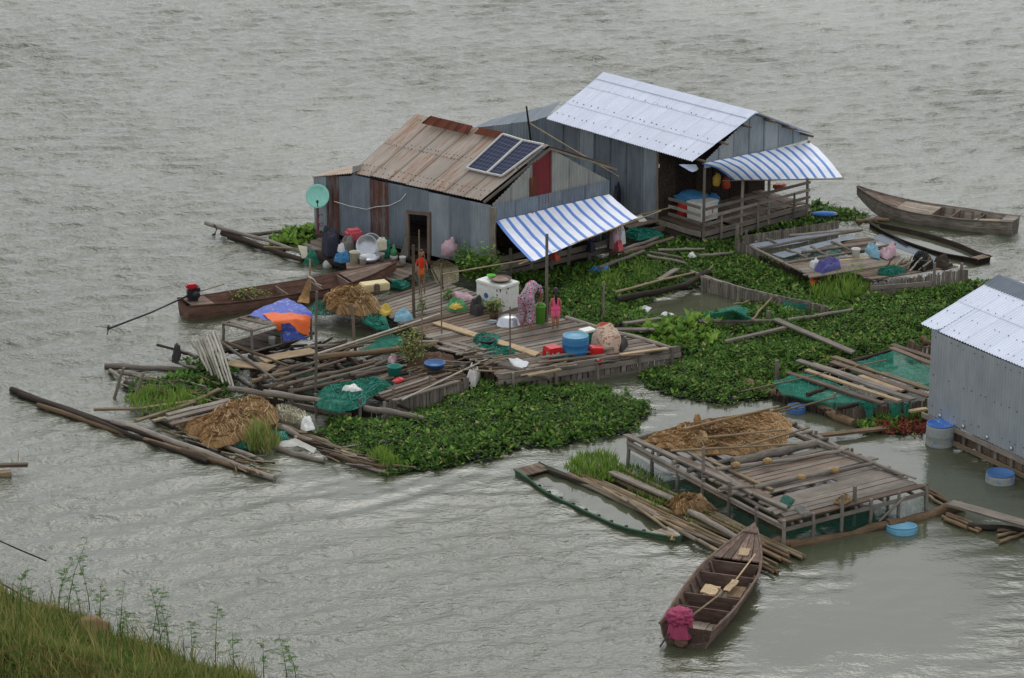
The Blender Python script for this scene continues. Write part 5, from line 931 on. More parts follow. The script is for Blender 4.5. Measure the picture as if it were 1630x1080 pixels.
nethp('bluish net under the veranda rail', FK, ((800, 490), (880, 505), (965, 495), (930, 470), (840, 475)), .2, .15, 'blue_pl', 54)
nb_ = thing('back_walkway', 'plank walkway with green net joining the two tin houses', 'walkway', W(1020, 345, 0))
deck(nb_, lambda u: W(975+30*u, 345+18*u, .4), lambda u: W(1050+22*u, 330+16*u, .45), 6, 'wood_brown', w=.3); plank(W(965, 365, .3), W(1090, 345, .35), .08, .14, 'wood_brown', nb_, 'beam'); plank(W(985, 378, .25), W(1070, 360, .3), .1, .16, 'wood_brown', nb_, 'beam')
log(W(985, 348, .25), W(1080, 330, .3), .09, 'wood_dark', nb_, 'joist', True); log(W(1000, 366, .25), W(1080, 348, .3), .09, 'wood_dark', nb_, 'joist', True)
nethp('green net heap between the two tin houses', FD, ((90, 140), (170, 165), (300, 145), (260, 120), (140, 110)), .35, .15, seed=55); t = tub('basin', 'yellow basin on the walkway between houses', 'basin', 1003, 331, .45, .24, .1, 'yellow_pl'); nethp('pink rag beside the yellow basin', FO, ((990, 326), (998, 329), (1004, 322), (994, 319)), .45, .16, 'red_soft', 56)
nethp('dark clothes hung at the awning corner', FO, ((975, 330), (981, 334), (988, 330), (982, 322)), .5, .6, 'dark_cloth', 57)
for (x, y, m_, lb, h_) in ((978, 395, 'pale_pink', 'pale pink cloth bundle by the brown board panel', .5), (988, 388, 'white_cloth', 'white rag beside pink bundle under the awning', .4), (985, 398, 'red_soft', 'pink plastic basket under the awning edge', .28), (885, 414, 'orange_pl', 'orange red bag on the veranda rail', .2), (940, 400, 'dark_cloth', 'dark blue cloth on the veranda floor', .3)):
    nethp(lb, FO, ((x-8, y), (x, y+3), (x+8, y), (x, y-4)), .45, h_, m_, x*.1)

# ================================================================ FAR PEN
fp = thing('fish_pen', 'far fish pen with bamboo picket walls and metal sheets on top', 'fish pen', W(1340, 420, 0))
zf = .5
pickets(fp, FE(110, 300, zf), FE(630, 220, zf), -.2, zf+.03, 48, 'wood_grey', jit=.05); pickets(fp, FE(75, 310, zf), FE(200, 375, zf), -.2, zf, 12, 'wood_grey', jit=.08); pickets(fp, FE(200, 380, zf), FE(480, 490, zf-.1), -.2, zf-.15, 22, 'wood_dark', jit=.05)
pickets(fp, FE(800, 550, zf), FE(1330, 470, zf), -.35, zf, 46, 'wood_grey', jit=.05); lp(FE, 800, 575, 1130, 548, .38, None, .04, .12, parent=fp, name='rail'); lp(FE, 795, 612, 1130, 570, .15, None, .04, .12, parent=fp, name='rail'); lp(FE, 110, 300, 630, 218, .45, None, .05, .07, parent=fp, name='rail')
for x, y, h in ((75, 390, .85), (125, 395, .8), (180, 420, .6), (1140, 600, .95), (1290, 540, .6), (920, 640, .5), (80, 350, .7)): post(FE, x, y, h, 0, .055, parent=fp)
for q, n_ in ((((150, 335), (380, 300), (420, 330), (200, 365)), 2), (((300, 315), (640, 250), (650, 268), (400, 335)), 2), (((265, 390), (700, 285), (725, 298), (330, 410)), 3)):
    p = [FE(x, y, .56+random.uniform(0, .06)) for x, y in q]; sheets(fp, lerpf(p[3], p[2]), lerpf(p[0], p[1]), n_, 'zinc_flat', 'metal_sheet', out=nU, amp=.006)
for q in ((190, 360, 750, 262), (240, 310, 300, 340), (360, 290, 760, 258), (330, 440, 935, 335), (150, 345, 420, 480), (350, 365, 470, 420), (480, 350, 580, 400), (590, 325, 700, 375), (430, 380, 820, 330)): ll(FE, *q, .6, None, .05, mat='wood_grey', parent=fp, name='log')
deck(fp, lambda u: FE(360+120*u, 440+80*u, .5), lambda u: FE(930+60*u, 395+40*u, .5), 12, 'wood_pale', mats=['wood_grey', 'wood_grey', 'wood_pale'], jit=.1); deck(fp, lambda u: FE(640+30*u, 325+70*u, .5), lambda u: FE(790+60*u, 305+60*u, .5), 5, 'wood_brown')
deck(fp, lambda u: FE(680+120*u, 480+50*u, .48), lambda u: FE(980+300*u, 420+40*u, .48), 7, 'wood_brown')
for a in ((310, 380, 450, 420), (450, 365, 570, 405), (560, 345, 690, 390)): cloth('net', [[FE(a[0], a[3], .42), FE((a[0]+a[2])/2, a[1], .42)], [FE((a[0]+a[2])/2, a[3], .4), FE(a[2], a[1]+15, .42)]], 'net_green', fp, 5, .04)
for i in range(9): a = FE(880+26*i, 470+6*(i % 3), .52); b = FE(930+24*i+30*(i % 2), 400+8*(i % 4), .85); log(a, b, .03, 'pole_white' if i % 2 else 'bark', fp, 'branch')
nethp('black net heap with branches on the far pen', FE, ((1010, 470), (1080, 485), (1150, 470), (1120, 420), (1040, 415)), .5, .3, 'net_black', 61); nethp('green net heap on the far pen front edge', FE, ((830, 500), (900, 512), (1000, 490), (960, 475), (870, 480)), .5, .16, seed=62)
nethp('grey dry twigs heap at far pen corner', FE, ((1130, 470), (1200, 480), (1250, 465), (1180, 440)), .45, .25, 'wood_dark', 63)
nethp('purple and blue cloth heap on the far pen', FE, ((490, 485), (540, 500), (640, 475), (630, 440), (580, 430), (520, 460)), .5, .22, 'purple_cloth', 64); nethp('white rag left of the purple cloth heap', FE, ((470, 460), (495, 472), (530, 460), (505, 442)), .5, .2, 'white_cloth', 65)
nethp('orange net trailing from far pen into the grass', FE, ((465, 540), (485, 560), (550, 510), (570, 490), (520, 495)), .25, .15, 'orange_cloth', 66); nethp('cyan towel heap on the far pen', FE, ((765, 375), (800, 405), (850, 415), (840, 385), (790, 365)), .55, .22, 'cyan_cloth', 67); nethp('pale pink towel heap on the far pen', FE, ((840, 400), (890, 420), (940, 400), (930, 360), (890, 375)), .55, .25, 'pale_pink', 68)
tub('bucket', 'translucent white bucket standing on the far pen', 'bucket', 1362, 411, .5, .13, .3, 'white', 1.15)
fl = thing('surf_float', 'blue and white oblong float on the plants by the porch', 'float', W(1313, 343, .15)); blob('shell', W(1313, 344, .15), (.42, .14, .09), 'float_blue', fl, 4, .08)
tag(ll(FE, 720, 210, 900, 205, .1, None, .07, mat='bark', name='log'), 'floating brown log at the bow of grey sampan', 'log'); tag(tube('mooring_rope', [FE(790, 210, .15), FE(880, 270, .1), FE(1000, 345, .08)], .03, 'black', None, 5), 'black mooring rope at the half sunken boat', 'rope')
nethp('floating grey sheet in the water by half sunken boat', FE, ((790, 300), (1000, 380), (1180, 445), (1235, 440), (1050, 360), (860, 280)), .0, .03, 'zinc_flat', 69, rough=.1)

# ================================================================ RIGHT NETTED PEN
rp = thing('fish_pen', 'fish pen under teal green nets with long planks across it', 'fish pen', W(1360, 630, 0))
log(FF(200, 705, .1), FF(650, 888, .05), .16, 'bark', rp, 'float_log'); log(FF(20, 650, .1), FF(200, 712, .1), .13, 'bark', rp, 'float_log')
pickets(rp, FF(540, 790, .4), FF(1075, 735, .4), -.3, .32, 34, 'wood_brown', jit=.05); pickets(rp, FF(180, 690, .3), FF(540, 800, .3), -.3, .2, 18, 'wood_dark', jit=.04); pickets(rp, FF(960, 420, .4), FF(1110, 460, .4), -.2, .45, 12, 'wood_brown', jit=.05); pickets(rp, FF(200, 660, .4), FF(880, 450, .4), -.3, .35, 40, 'wood_dark')
for q, w_, m_ in (((325, 520, 990, 747), .2, 'wood_grey'), ((410, 540, 900, 700), .16, 'wood_grey'), ((375, 578, 915, 757), .15, 'wood_pale'), ((530, 500, 1085, 690), .2, 'bamboo'), ((520, 528, 1085, 730), .2, 'wood_brown'), ((685, 612, 930, 697), .18, 'wood_pale'), ((870, 430, 1110, 512), .2, 'wood_brown'), ((865, 450, 1110, 546), .2, 'wood_brown'), ((260, 590, 820, 770), .16, 'wood_brown')): lp(FF, *q, .5+random.uniform(0, .08), None, w_, .05, mat=m_, parent=rp)
for q in ((240, 640, 870, 460), (560, 800, 1080, 660), (380, 720, 900, 560)): ll(FF, *q, .4, None, .06, mat='wood_dark', parent=rp, name='cross_log')
post(FF, 200, 690, .85, 0, .07, parent=rp); post(FF, 535, 810, .5, 0, .05, parent=rp)
cloth('net', [[FF(190, 640, .5), FF(330, 600, .5), FF(420, 590, .5)], [FF(200, 680, .42), FF(450, 690, .4), FF(620, 690, .45)], [FF(240, 720, .32), FF(500, 770, .35), FF(820, 770, .47)], [FF(280, 745, .12), FF(520, 812, .15), FF(760, 800, .3)]], 'net_green', rp, 6, .05, 2.5)
cloth('net', [[FF(660, 530, .55), FF(780, 500, .55), FF(880, 465, .6), FF(1100, 560, .55)], [FF(750, 570, .5), FF(880, 545, .42), FF(980, 540, .45), FF(1100, 610, .5)], [FF(880, 630, .5), FF(980, 640, .46), FF(1050, 660, .48), FF(1095, 690, .5)]], 'net_green', rp, 7, .07, 2.5)
cloth('net', [[FF(560, 620, .4), FF(760, 690, .4)], [FF(640, 580, .4), FF(860, 660, .4)]], 'net_thin', rp, 6, .05)
for a, b in ((705, 750), (850, 910), (930, 960)): cloth('net', [[FF(a, 770, .45), FF(b+20, 765, .45)], [FF(a+20, 870, .02), FF(b, 865, .02)]], 'net_green', rp, 5, .04)
for q, r_, lb in (((0, 700, 840, 518), .022, 'long thin bamboo lying across the teal netted pen'), ((100, 850, 540, 735), .03, 'bent bamboo arching over the front net of pen'), ((0, 870, 330, 770), .035, 'bamboo stick from tan net heap to netted pen')): tag(ll(FF, *q, .45, .6, r_, mat='bamboo', name='pole', straight=True), lb, 'pole')
tag(lp(FF, 390, 962, 825, 912, .15, .12, .2, .06, mat='bark', name='plank'), 'brown plank floating beside the red water weed', 'plank'); tag(ll(FF, 1040, 400, 1110, 420, .5, None, .1, mat='bark', name='log'), 'cut log end at the corner of the new tin house', 'log'); tag(lp(FF, 970, 815, 1070, 800, .3, None, .15, .05, mat='wood_pale', name='plank'), 'short pale plank against the new tin wall corner', 'plank')
# ================================================================ NEAR PEN
np_ = thing('fish_pen', 'raised grey timber pen platform on posts with tan net on top', 'fish pen', W(1240, 760, 0))
zn = .66; cL, cF, cR = W(1000, 699, zn), W(1248, 832, zn), W(1476, 776, zn); cB = cL+cR-cF
Ln = lerpf(cL, cF); Rn = lerpf(cB, cR)
for i in range(15):                       # deck boards on the nearer part
    u = .47+.53*(i+.5)/15
    if i == 8: plank(Ln(u).lerp(Rn(u), .62), Rn(u), .2, .04, 'wood_grey', np_); continue
    plank(Ln(u)-(Rn(u)-Ln(u))*random.uniform(-.08, .04), Rn(u)+(Rn(u)-Ln(u))*random.uniform(-.05, .03)+Vector((0, 0, random.uniform(-.02, .03))), random.uniform(.17, .25), .04, random.choice(['wood_grey', 'wood_grey', 'wood_brown']), np_)
for u in (.02, .1, .2, .3, .4): log(Ln(u), Rn(u), random.uniform(.05, .08), 'wood_grey', np_, 'cross_log')
for v in (0, .06, .12, .3, .5, .7, .9, 1.): log(cL.lerp(cB, v)-Vector((0, 0, .09)), cF.lerp(cR, v)-Vector((0, 0, .09)), .06, 'wood_grey', np_, 'stringer')
for q, w_, m_ in (((-60, 240, 390, 440), .2, 'wood_brown'), ((-320, 130, 470, 490), .16, 'wood_grey'), ((-110, 150, 300, 420), .12, 'wood_grey'), ((-30, 200, 400, 400), .1, 'bamboo')): lp(FG, *q, .74, None, w_, .05, mat=m_, parent=np_, name='side_beam')
for q, r_ in (((205, 262, 612, 170), .13), ((125, 300, 748, 208), .06), ((310, 387, 905, 268), .06), ((140, 395, 300, 385), .05), ((570, 140, 1040, 330), .05), ((500, 120, 1100, 345), .04)): ll(FG, *q, .78, None, r_, mat='wood_grey', parent=np_, name='top_log')
for (P0, P1) in ((cF, cR), (cL, cF)):
    for z in (.46,): plank(g2(P0, z), g2(P1, z+.05), .05, .09, 'wood_grey', np_, 'rail')
for u in np.linspace(0, 1, 7): p = Ln(u); log(g2(p, -.4), g2(p, zn+random.choice([.02, .05, .3])), .055, 'wood_grey', np_, 'post', True)
for u in np.linspace(.0, 1, 6): p = cF.lerp(cR, u); log(g2(p, -.4), g2(p, zn+(.35 if u in (.4, .6000000000000001) and u < .5 else .06)), .055, 'wood_grey', np_, 'post', True)
for u in np.linspace(.1, 1, 5): p = Rn(u); log(g2(p, -.4), g2(p, zn+.06), .05, 'wood_grey', np_, 'post', True)
p = FG(795, 580, 0); log(g2(p, -.4), g2(p, 1.05), .06, 'wood_grey', np_, 'post', True); p = FG(55, 440, 0); log(g2(p, -.3), g2(p, 1.35), .05, 'wood_grey', np_, 'post', True)
log(FG(920, 555, .1), FG(1050, 430, .62), .04, 'wood_grey', np_, 'brace', True); cloth('net', [[g2(cF, .45), g2(cF.lerp(cR, .5), .45), g2(cR, .45)], [g2(cF, -.1), g2(cF.lerp(cR, .5), -.1), g2(cR, -.1)]], 'net_faint', np_, 6, .03); cloth('net', [[g2(cL, .3), g2(cL.lerp(cF, .5), .3), g2(cF, .3)], [g2(cL, -.1), g2(cL.lerp(cF, .5), -.1), g2(cF, -.1)]], 'net_faint', np_, 6, .03)
fl_ = thing('float_log', 'thick peeled floating trunk along the raised pen front', 'log', W(1390, 840, 0)); log(FG(475, 668, .05), FG(990, 570, .05), .14, 'bark', fl_, 'trunk'); log(FG(960, 575, .05), FG(1330, 480, .08), .17, 'bark', fl_, 'trunk'); log(FG(320, 672, .1), FG(500, 665, .06), .14, 'bark', fl_, 'trunk')
nethp('tan fishing net heap covering the back of raised pen', FG, ((-230, 165), (-150, 200), (0, 225), (170, 235), (330, 225), (460, 180), (500, 90), (430, 20), (260, 40), (60, 70), (-120, 110)), .72, .2, 'net_tan', 71, rough=.3)
tag(blob('straw_sheaf', FH(1115, 130, .85), (.1, .1, .17), 'net_tan', None, 6, .25), 'upright tan straw sheaf at the pen net heap', 'straw'); nethp('round tan tangle of cord on the pen net heap', FH, ((1055, 235), (1110, 260), (1180, 240), (1170, 205), (1090, 200)), .84, .18, 'net_tan', 76)
for q, lb in (((-30, 100, 430, -10), 'thin pole over the top of pen net heap'), ((-100, 210, 520, 175), 'thin pole along the front of pen net heap'), ((250, 190, 580, 95), 'thin pole at the right end of pen net heap'), ((0, 150, 470, 105), 'thin pole across the middle of pen net heap')): tag(ll(FG, *q, 1.0, 1.0, .03, mat='bamboo', name='pole', straight=True), lb, 'pole')
for i, (x, y) in enumerate(((220, 290), (375, 270), (540, 350), (705, 315))): tag(blob('rag_knot', FG(x, y, .82), (.11, .08, .08), 'rope', None, i*3.3, .45, fs_=5), 'tan cord knot tied round a pen top log', 'knot', 'cord knots on the raised pen')
nethp('small tan and green cord bundle by the pen post', FG, ((700, 465), (740, 478), (785, 455), (750, 435)), .7, .12, 'rope', 72); nethp('grey rag hanging over the pen front edge', FG, ((500, 500), (560, 535), (585, 510), (540, 485)), .68, .08, 'grey_cloth', 73); nethp('green net scrap on the near pen boards', FG, ((425, 470), (480, 490), (510, 450), (450, 425)), .7, .08, 'net_thin', 74)
# bamboo bundles
br = thing('bamboo_raft', 'long raft of floating bamboo canes between green boat and raised pen', 'raft', W(1080, 820, 0))
for i in range(16):
    o = i/15; a = W(895+75*o+random.uniform(-6, 14), 752-8*o+random.uniform(-4, 4), .05+.05*(i % 2)); b = W(1228+52*o+random.uniform(-25, 18), 908-28*o+random.uniform(-5, 5), .05+.05*(i % 3)); k = random.uniform(.4, .6)
    log(a, a.lerp(b, k+.05), random.uniform(.045, .065), random.choice(['bamboo', 'bamboo', 'bark', 'wood_grey']), br, 'cane', True); log(a.lerp(b, k)+Vector((0, 0, .03)), b, random.uniform(.045, .065), random.choice(['bamboo', 'bamboo', 'bark']), br, 'cane', True)
for i in range(14): a = FH(480+50*i+random.uniform(-20, 20), 440+27*i, .14); log(a, a+Vector((random.uniform(.5, 1.2), -random.uniform(.9, 1.8), .02)), .04, random.choice(['bamboo', 'wood_grey']), br, 'cane', True)
tag(lp(FH, 620, 402, 990, 562, .25, None, .2, .05, mat='wood_grey', name='plank'), 'wide grey plank lying on the bamboo raft grass', 'plank'); tag(ll(FH, 1070, 632, 1385, 795, .22, .2, .09, mat='wood_grey', name='log'), 'thick grey pole on the bamboo raft by the sampan bow', 'log'); nethp('small tan net heap on the bamboo raft', FH, ((960, 600), (1000, 645), (1080, 640), (1190, 615), (1150, 580), (1000, 560)), .15, .3, 'net_tan', 75)
b3 = thing('bamboo_bundle', 'loose floating bamboo bundle at the pen corner near plank walkway', 'raft', W(1530, 800, 0))
for q in ((1160, 410, 1290, 475), (1170, 400, 1310, 480), (1150, 425, 1270, 490), (1230, 530, 1410, 605), (1240, 545, 1350, 590), (1250, 525, 1420, 595), (1220, 500, 1380, 560), (1500, 625, 1640, 590), (1510, 655, 1640, 610), (1500, 600, 1640, 600)): ll(FG, *q, .06, None, .045, mat=random.choice(['bamboo', 'bark']), parent=b3, name='cane')
ww = thing('plank_walkway', 'single long plank walkway leading to the new tin house', 'walkway', W(1570, 815, 0)); plank(W(1512, 801, .3), W(1680, 848, .4), .36, .06, 'wood_grey', ww, 'walk_board'); log(W(1540, 838, .06), W(1660, 850, .06), .08, 'wood_dark', ww, 'float_log')

# ================================================================ PLANTS
def quads(name, C_, D, S, U, mats, mi, lab=None, cat=None, kind=None, parent=None, fold=.25):
    """leaf blades: base point C_, direction D (length included), side vector S, bend U; 6 verts / 4 quads-tris each, numpy arrays (n,3)"""
    n = len(C_); b = np.array(base(parent)) if parent else 0
    v = np.stack([C_, C_+D*.45+S+U*.5, C_+D*.5+U*.5-np.array([0, 0, 1.])*np.linalg.norm(S, axis=1)[:, None]*fold, C_+D*.45-S+U*.5, C_+D+U*0.], 1)-b
    i = np.arange(n)*5; f = np.stack([i, i+1, i+2, i, i+2, i+3, i+1, i+4, i+2, i+2, i+4, i+3], 1).reshape(-1, 3)
    me = bpy.data.meshes.new(name); me.vertices.add(n*5); me.vertices.foreach_set('co', v.reshape(-1).astype(np.float32)); me.loops.add(len(f)*3); me.loops.foreach_set('vertex_index', f.ravel().astype(np.int32))
    me.polygons.add(len(f)); me.polygons.foreach_set('loop_start', np.arange(0, len(f)*3, 3, dtype=np.int32)); me.update(calc_edges=True)
    o = link(name, me, parent)
    for m in mats: me.materials.append(M[m])
    me.polygons.foreach_set('material_index', np.repeat(mi, 4).astype(np.int32)); me.update()
    return tag(o, lab, cat, None, kind)
def mat_plants(name, lab, cat, px, holes=(), dens=105, size=.078, hmax=.26, mats=('leaf', 'leaf_dark', 'leaf_bright', 'grass_dry'), wts=(.52, .34, .09, .05), seed=0, per=7, z=.02):
    P_, d = in_poly(wpoly(px), dens, [wpoly(h) for h in holes], wob=.5, seed=seed)
    h = (.03+(hmax-.03)*sm(d, 0, .9))*(.45+.9*nval(P_[:, 0], P_[:, 1], .9, seed+1)*.6+.6*nval(P_[:, 0], P_[:, 1], .35, seed+2)*.6)
    n = len(P_); c = np.repeat(np.column_stack([P_, z+h]), per, 0); m = n*per
    c[:, 2] -= rng.random(m)*.5*np.repeat(h, per); c[:, :2] += rng.normal(0, .045, (m, 2))
    az = rng.random(m)*2*math.pi; el = rng.uniform(-.15, 1.0, m); ln = size*np.clip(rng.lognormal(0, .38, m), .5, 2.4)*(.75+.5*np.repeat(nval(P_[:, 0], P_[:, 1], 1.3, seed+6), per))
    D = np.stack([np.cos(az)*np.cos(el), np.sin(az)*np.cos(el), np.sin(el)], 1)*ln[:, None]; S = np.stack([-np.sin(az), np.cos(az), rng.uniform(-.3, .3, m)], 1)*(ln*rng.uniform(.22, .36, m))[:, None]
    mi = rng.choice(len(mats), m, p=wts)
    # large dark flat leaves under the canopy, hiding the water
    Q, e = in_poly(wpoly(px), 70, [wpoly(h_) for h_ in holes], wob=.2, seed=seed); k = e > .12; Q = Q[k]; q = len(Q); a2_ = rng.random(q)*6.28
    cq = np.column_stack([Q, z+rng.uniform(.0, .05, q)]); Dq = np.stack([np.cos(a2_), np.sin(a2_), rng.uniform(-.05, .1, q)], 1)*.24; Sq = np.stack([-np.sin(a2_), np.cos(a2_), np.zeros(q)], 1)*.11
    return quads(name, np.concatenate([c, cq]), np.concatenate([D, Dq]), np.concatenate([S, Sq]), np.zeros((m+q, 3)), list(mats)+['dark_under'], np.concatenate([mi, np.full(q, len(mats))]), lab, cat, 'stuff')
def grass(name, lab, px, dens, h, mats=('grass', 'leaf_bright'), wd=.02, z0=0., poly=None, zf=None, lean=.5, seed=0, cat='grass', parent=None, kind='stuff', wob=.25):
    P_, d = in_poly(poly if poly is not None else wpoly(px, z0), dens, wob=wob, seed=seed); n = len(P_); zz = zf(P_) if zf else np.full(n, z0)
    hh = h*rng.uniform(.45, 1.25, n)*(.5+.7*nval(P_[:, 0], P_[:, 1], .5, seed+5))*(.5+.5*sm(d, 0, .3)); az = rng.random(n)*6.28; le = rng.uniform(.05, lean, n)*hh
    D = np.column_stack([np.cos(az)*le, np.sin(az)*le, hh]); pa = rng.random(n)*6.28; S = np.column_stack([np.cos(pa), np.sin(pa), np.zeros(n)])*(wd*rng.uniform(.5, 1.2, n))[:, None]; U = np.column_stack([-np.cos(az)*le*.4, -np.sin(az)*le*.4, np.zeros(n)])
    return quads(name, np.column_stack([P_, zz]), D, S, U, mats, rng.integers(0, len(mats), n), lab if not parent else None, cat if not parent else None, kind, parent, fold=0)
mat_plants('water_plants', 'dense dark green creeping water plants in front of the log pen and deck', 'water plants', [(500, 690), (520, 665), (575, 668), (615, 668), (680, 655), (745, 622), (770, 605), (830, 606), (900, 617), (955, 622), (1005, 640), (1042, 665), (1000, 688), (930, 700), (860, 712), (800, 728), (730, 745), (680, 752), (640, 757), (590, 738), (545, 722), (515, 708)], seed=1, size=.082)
pool = [(1025, 482), (1085, 462), (1150, 458), (1180, 478), (1170, 500), (1080, 508), (1030, 503)]
farpen = [(1185, 385), (1345, 358), (1410, 385), (1545, 432), (1540, 445), (1392, 462), (1310, 440), (1230, 415)]
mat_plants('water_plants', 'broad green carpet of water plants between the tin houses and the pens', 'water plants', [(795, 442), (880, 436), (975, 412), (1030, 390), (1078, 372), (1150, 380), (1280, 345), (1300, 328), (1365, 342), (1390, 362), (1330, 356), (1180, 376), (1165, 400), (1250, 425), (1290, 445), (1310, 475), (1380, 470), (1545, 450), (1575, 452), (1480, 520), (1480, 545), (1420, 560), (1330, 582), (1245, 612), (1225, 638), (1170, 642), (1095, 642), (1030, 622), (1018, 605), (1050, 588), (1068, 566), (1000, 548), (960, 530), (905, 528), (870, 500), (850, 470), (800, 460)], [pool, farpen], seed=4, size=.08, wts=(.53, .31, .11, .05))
mat_plants('water_plants', 'bright green floating plants at the mooring logs by the wash deck', 'water plants', [(440, 388), (470, 372), (512, 362), (520, 385), (500, 396), (470, 394)], size=.15, hmax=.35, mats=('leaf_bright', 'leaf'), wts=(.75, .25), seed=7, dens=50)
mat_plants('water_plants', 'tall bright leaved water hyacinths beside the deck corner', 'water plants', [(1020, 545), (1040, 520), (1100, 508), (1160, 515), (1150, 545), (1110, 565), (1075, 560)], size=.2, hmax=.36, mats=('leaf_bright', 'leaf'), wts=(.7, .3), seed=9, dens=26, z=.1)
mat_plants('red_weed', 'reddish brown floating weed by the drum under the new tin house', 'water weed', [(1405, 690), (1440, 676), (1480, 668), (1482, 680), (1440, 695), (1412, 698)], size=.1, hmax=.08, mats=('leaf_red', 'leaf_bright'), wts=(.85, .15), seed=11)
mat_plants('water_plants', 'green weeds below the front netted pen wall', 'water plants', [(1345, 678), (1380, 668), (1480, 652), (1482, 668), (1430, 680), (1380, 690)], size=.09, hmax=.12, seed=12, mats=('leaf', 'leaf_bright'), wts=(.7, .3))
mat_plants('water_plants', 'green creepers growing over the old log raft', 'water plants', [(200, 610), (260, 600), (330, 600), (380, 640), (340, 650), (260, 640), (215, 640)], size=.1, hmax=.25, seed=13, dens=40)
mat_plants('water_plants', 'low weeds around the wire cage and pale poles', 'water plants', [(270, 585), (330, 575), (370, 590), (350, 615), (290, 605)], size=.1, hmax=.3, seed=15, dens=45)
grass('grass_patch', 'long green grass on the floating log raft', [(200, 640), (240, 625), (300, 628), (330, 645), (280, 668), (215, 660)], 260, .4, seed=2, z0=.08); grass('grass_patch', 'tall grass tuft growing at the raft corner', [(392, 722), (405, 700), (430, 695), (440, 712), (425, 728)], 420, .75, ('grass', 'grass_dry'), seed=3, z0=.05); grass('grass_patch', 'bright grass tuft at the tip of plant mat', [(575, 735), (590, 718), (620, 722), (632, 742), (605, 752)], 420, .5, seed=4, z0=.08)
grass('grass_patch', 'bright green grass clump on the far pen corner', [(1285, 470), (1310, 450), (1350, 440), (1395, 450), (1390, 478), (1330, 485)], 260, .55, ('leaf_bright', 'grass'), .03, .1, seed=5); grass('grass_patch', 'green grass growing on the bamboo raft head', [(898, 748), (915, 728), (960, 730), (1000, 742), (990, 768), (950, 770), (915, 760)], 420, .4, seed=6, z0=.08)
grass('grass_patch', 'grass strip between bamboo raft and raised pen', [(960, 760), (1010, 745), (1060, 775), (1120, 810), (1180, 845), (1170, 856), (1110, 830), (1040, 800)], 300, .26, seed=7, z0=.06, mats=('grass', 'leaf')); grass('grass_patch', 'grass shoots among the raft canes', [(1000, 780), (1060, 790), (1150, 840), (1130, 850), (1040, 815)], 60, .2, seed=8, z0=.1); grass('grass_patch', 'yellowish grass between the tin houses and bent trunk', [(930, 455), (1000, 425), (1060, 420), (1050, 445), (980, 470)], 150, .3, ('leaf_bright', 'grass'), .03, .1, seed=9)
grass('reeds', 'few thin reeds in open water by the plank end', [(22, 745), (26, 738), (32, 742), (28, 760)], 60, 1.0, ('grass_dry',), .015, 0., seed=10)
def shrub(lab, c, rad, n, size, mats, stems=6, seed=0, name='shrub', hollow=.35):
    t = thing(name, lab, 'shrub', c); r_ = np.random.default_rng(seed); u = r_.normal(size=(n, 3)); u /= np.linalg.norm(u, axis=1)[:, None]; rr = hollow+(1-hollow)*r_.random(n)**.6
    lob = 1+.35*np.sin(u[:, 0]*5+seed)*np.cos(u[:, 1]*4)+.2*r_.normal(size=n); P_ = u*rr[:, None]*lob[:, None]*np.array(rad)+np.array([c.x, c.y, c.z+rad[2]*.95]); P_[:, 2] = np.maximum(P_[:, 2], c.z+.03)
    az = r_.random(n)*6.28; el = r_.uniform(-.5, .9, n); ln = size*r_.uniform(.6, 1.4, n); D = np.stack([np.cos(az)*np.cos(el), np.sin(az)*np.cos(el), np.sin(el)], 1)*ln[:, None]; S = np.stack([-np.sin(az), np.cos(az), r_.uniform(-.3, .3, n)], 1)*(ln*.3)[:, None]
    quads('foliage', P_, D, S, np.zeros((n, 3)), mats, r_.integers(0, len(mats), n), parent=t)
    for i in range(stems): a = i*6.28/stems; tube('stem', [c, c+Vector((rad[0]*.3*math.cos(a), rad[1]*.3*math.sin(a), rad[2]*.8)), c+Vector((rad[0]*.6*math.cos(a), rad[1]*.6*math.sin(a), rad[2]*1.5))], .015, 'bark', t, 5, taper=.4)
    return t
shrub('leafy green and yellow garden shrub against the tin wall under the awning', W(765, 447, .3), (.6, .5, .5), 1100, .12, ('leaf', 'leaf_bright', 'leaf'), seed=1); shrub('tall green shrub by the pink bag at the tin wall', W(742, 440, .3), (.35, .3, .5), 380, .12, ('leaf', 'leaf_dark'), seed=2)
pp = W(786, 508, ZD); t = shrub('small potted plant on the deck before the freezer', pp+Vector((0, 0, .2)), (.26, .24, .2), 300, .1, ('leaf', 'grass_dry'), 4, 3, 'potted_plant'); lathe('pot', [(.1, 0), (.15, .24), (.13, .24), (.1, .2), (0, .2)], 'soil', pp, t, 16)
shrub('wispy olive bush growing on the brown end of log pen', W(655, 578, .4), (.5, .4, .55), 620, .1, ('grass_dry', 'weed'), 9, 4, hollow=.1); shrub('thin leafy sprig rising between deck poles', W(672, 500, ZD), (.16, .14, .3), 70, .1, ('leaf', 'weed'), 3, 5, hollow=.1); shrub('sparse weeds inside the long red boat', on(lgb, (2.2, .1, .1)), (.7, .3, .25), 220, .09, ('weed', 'grass_dry'), 4, 6); shrub('small green bush beside thick dark pole on the deck', W(715, 478, ZD), (.2, .2, .18), 90, .1, ('leaf', 'weed'), 3, 8)
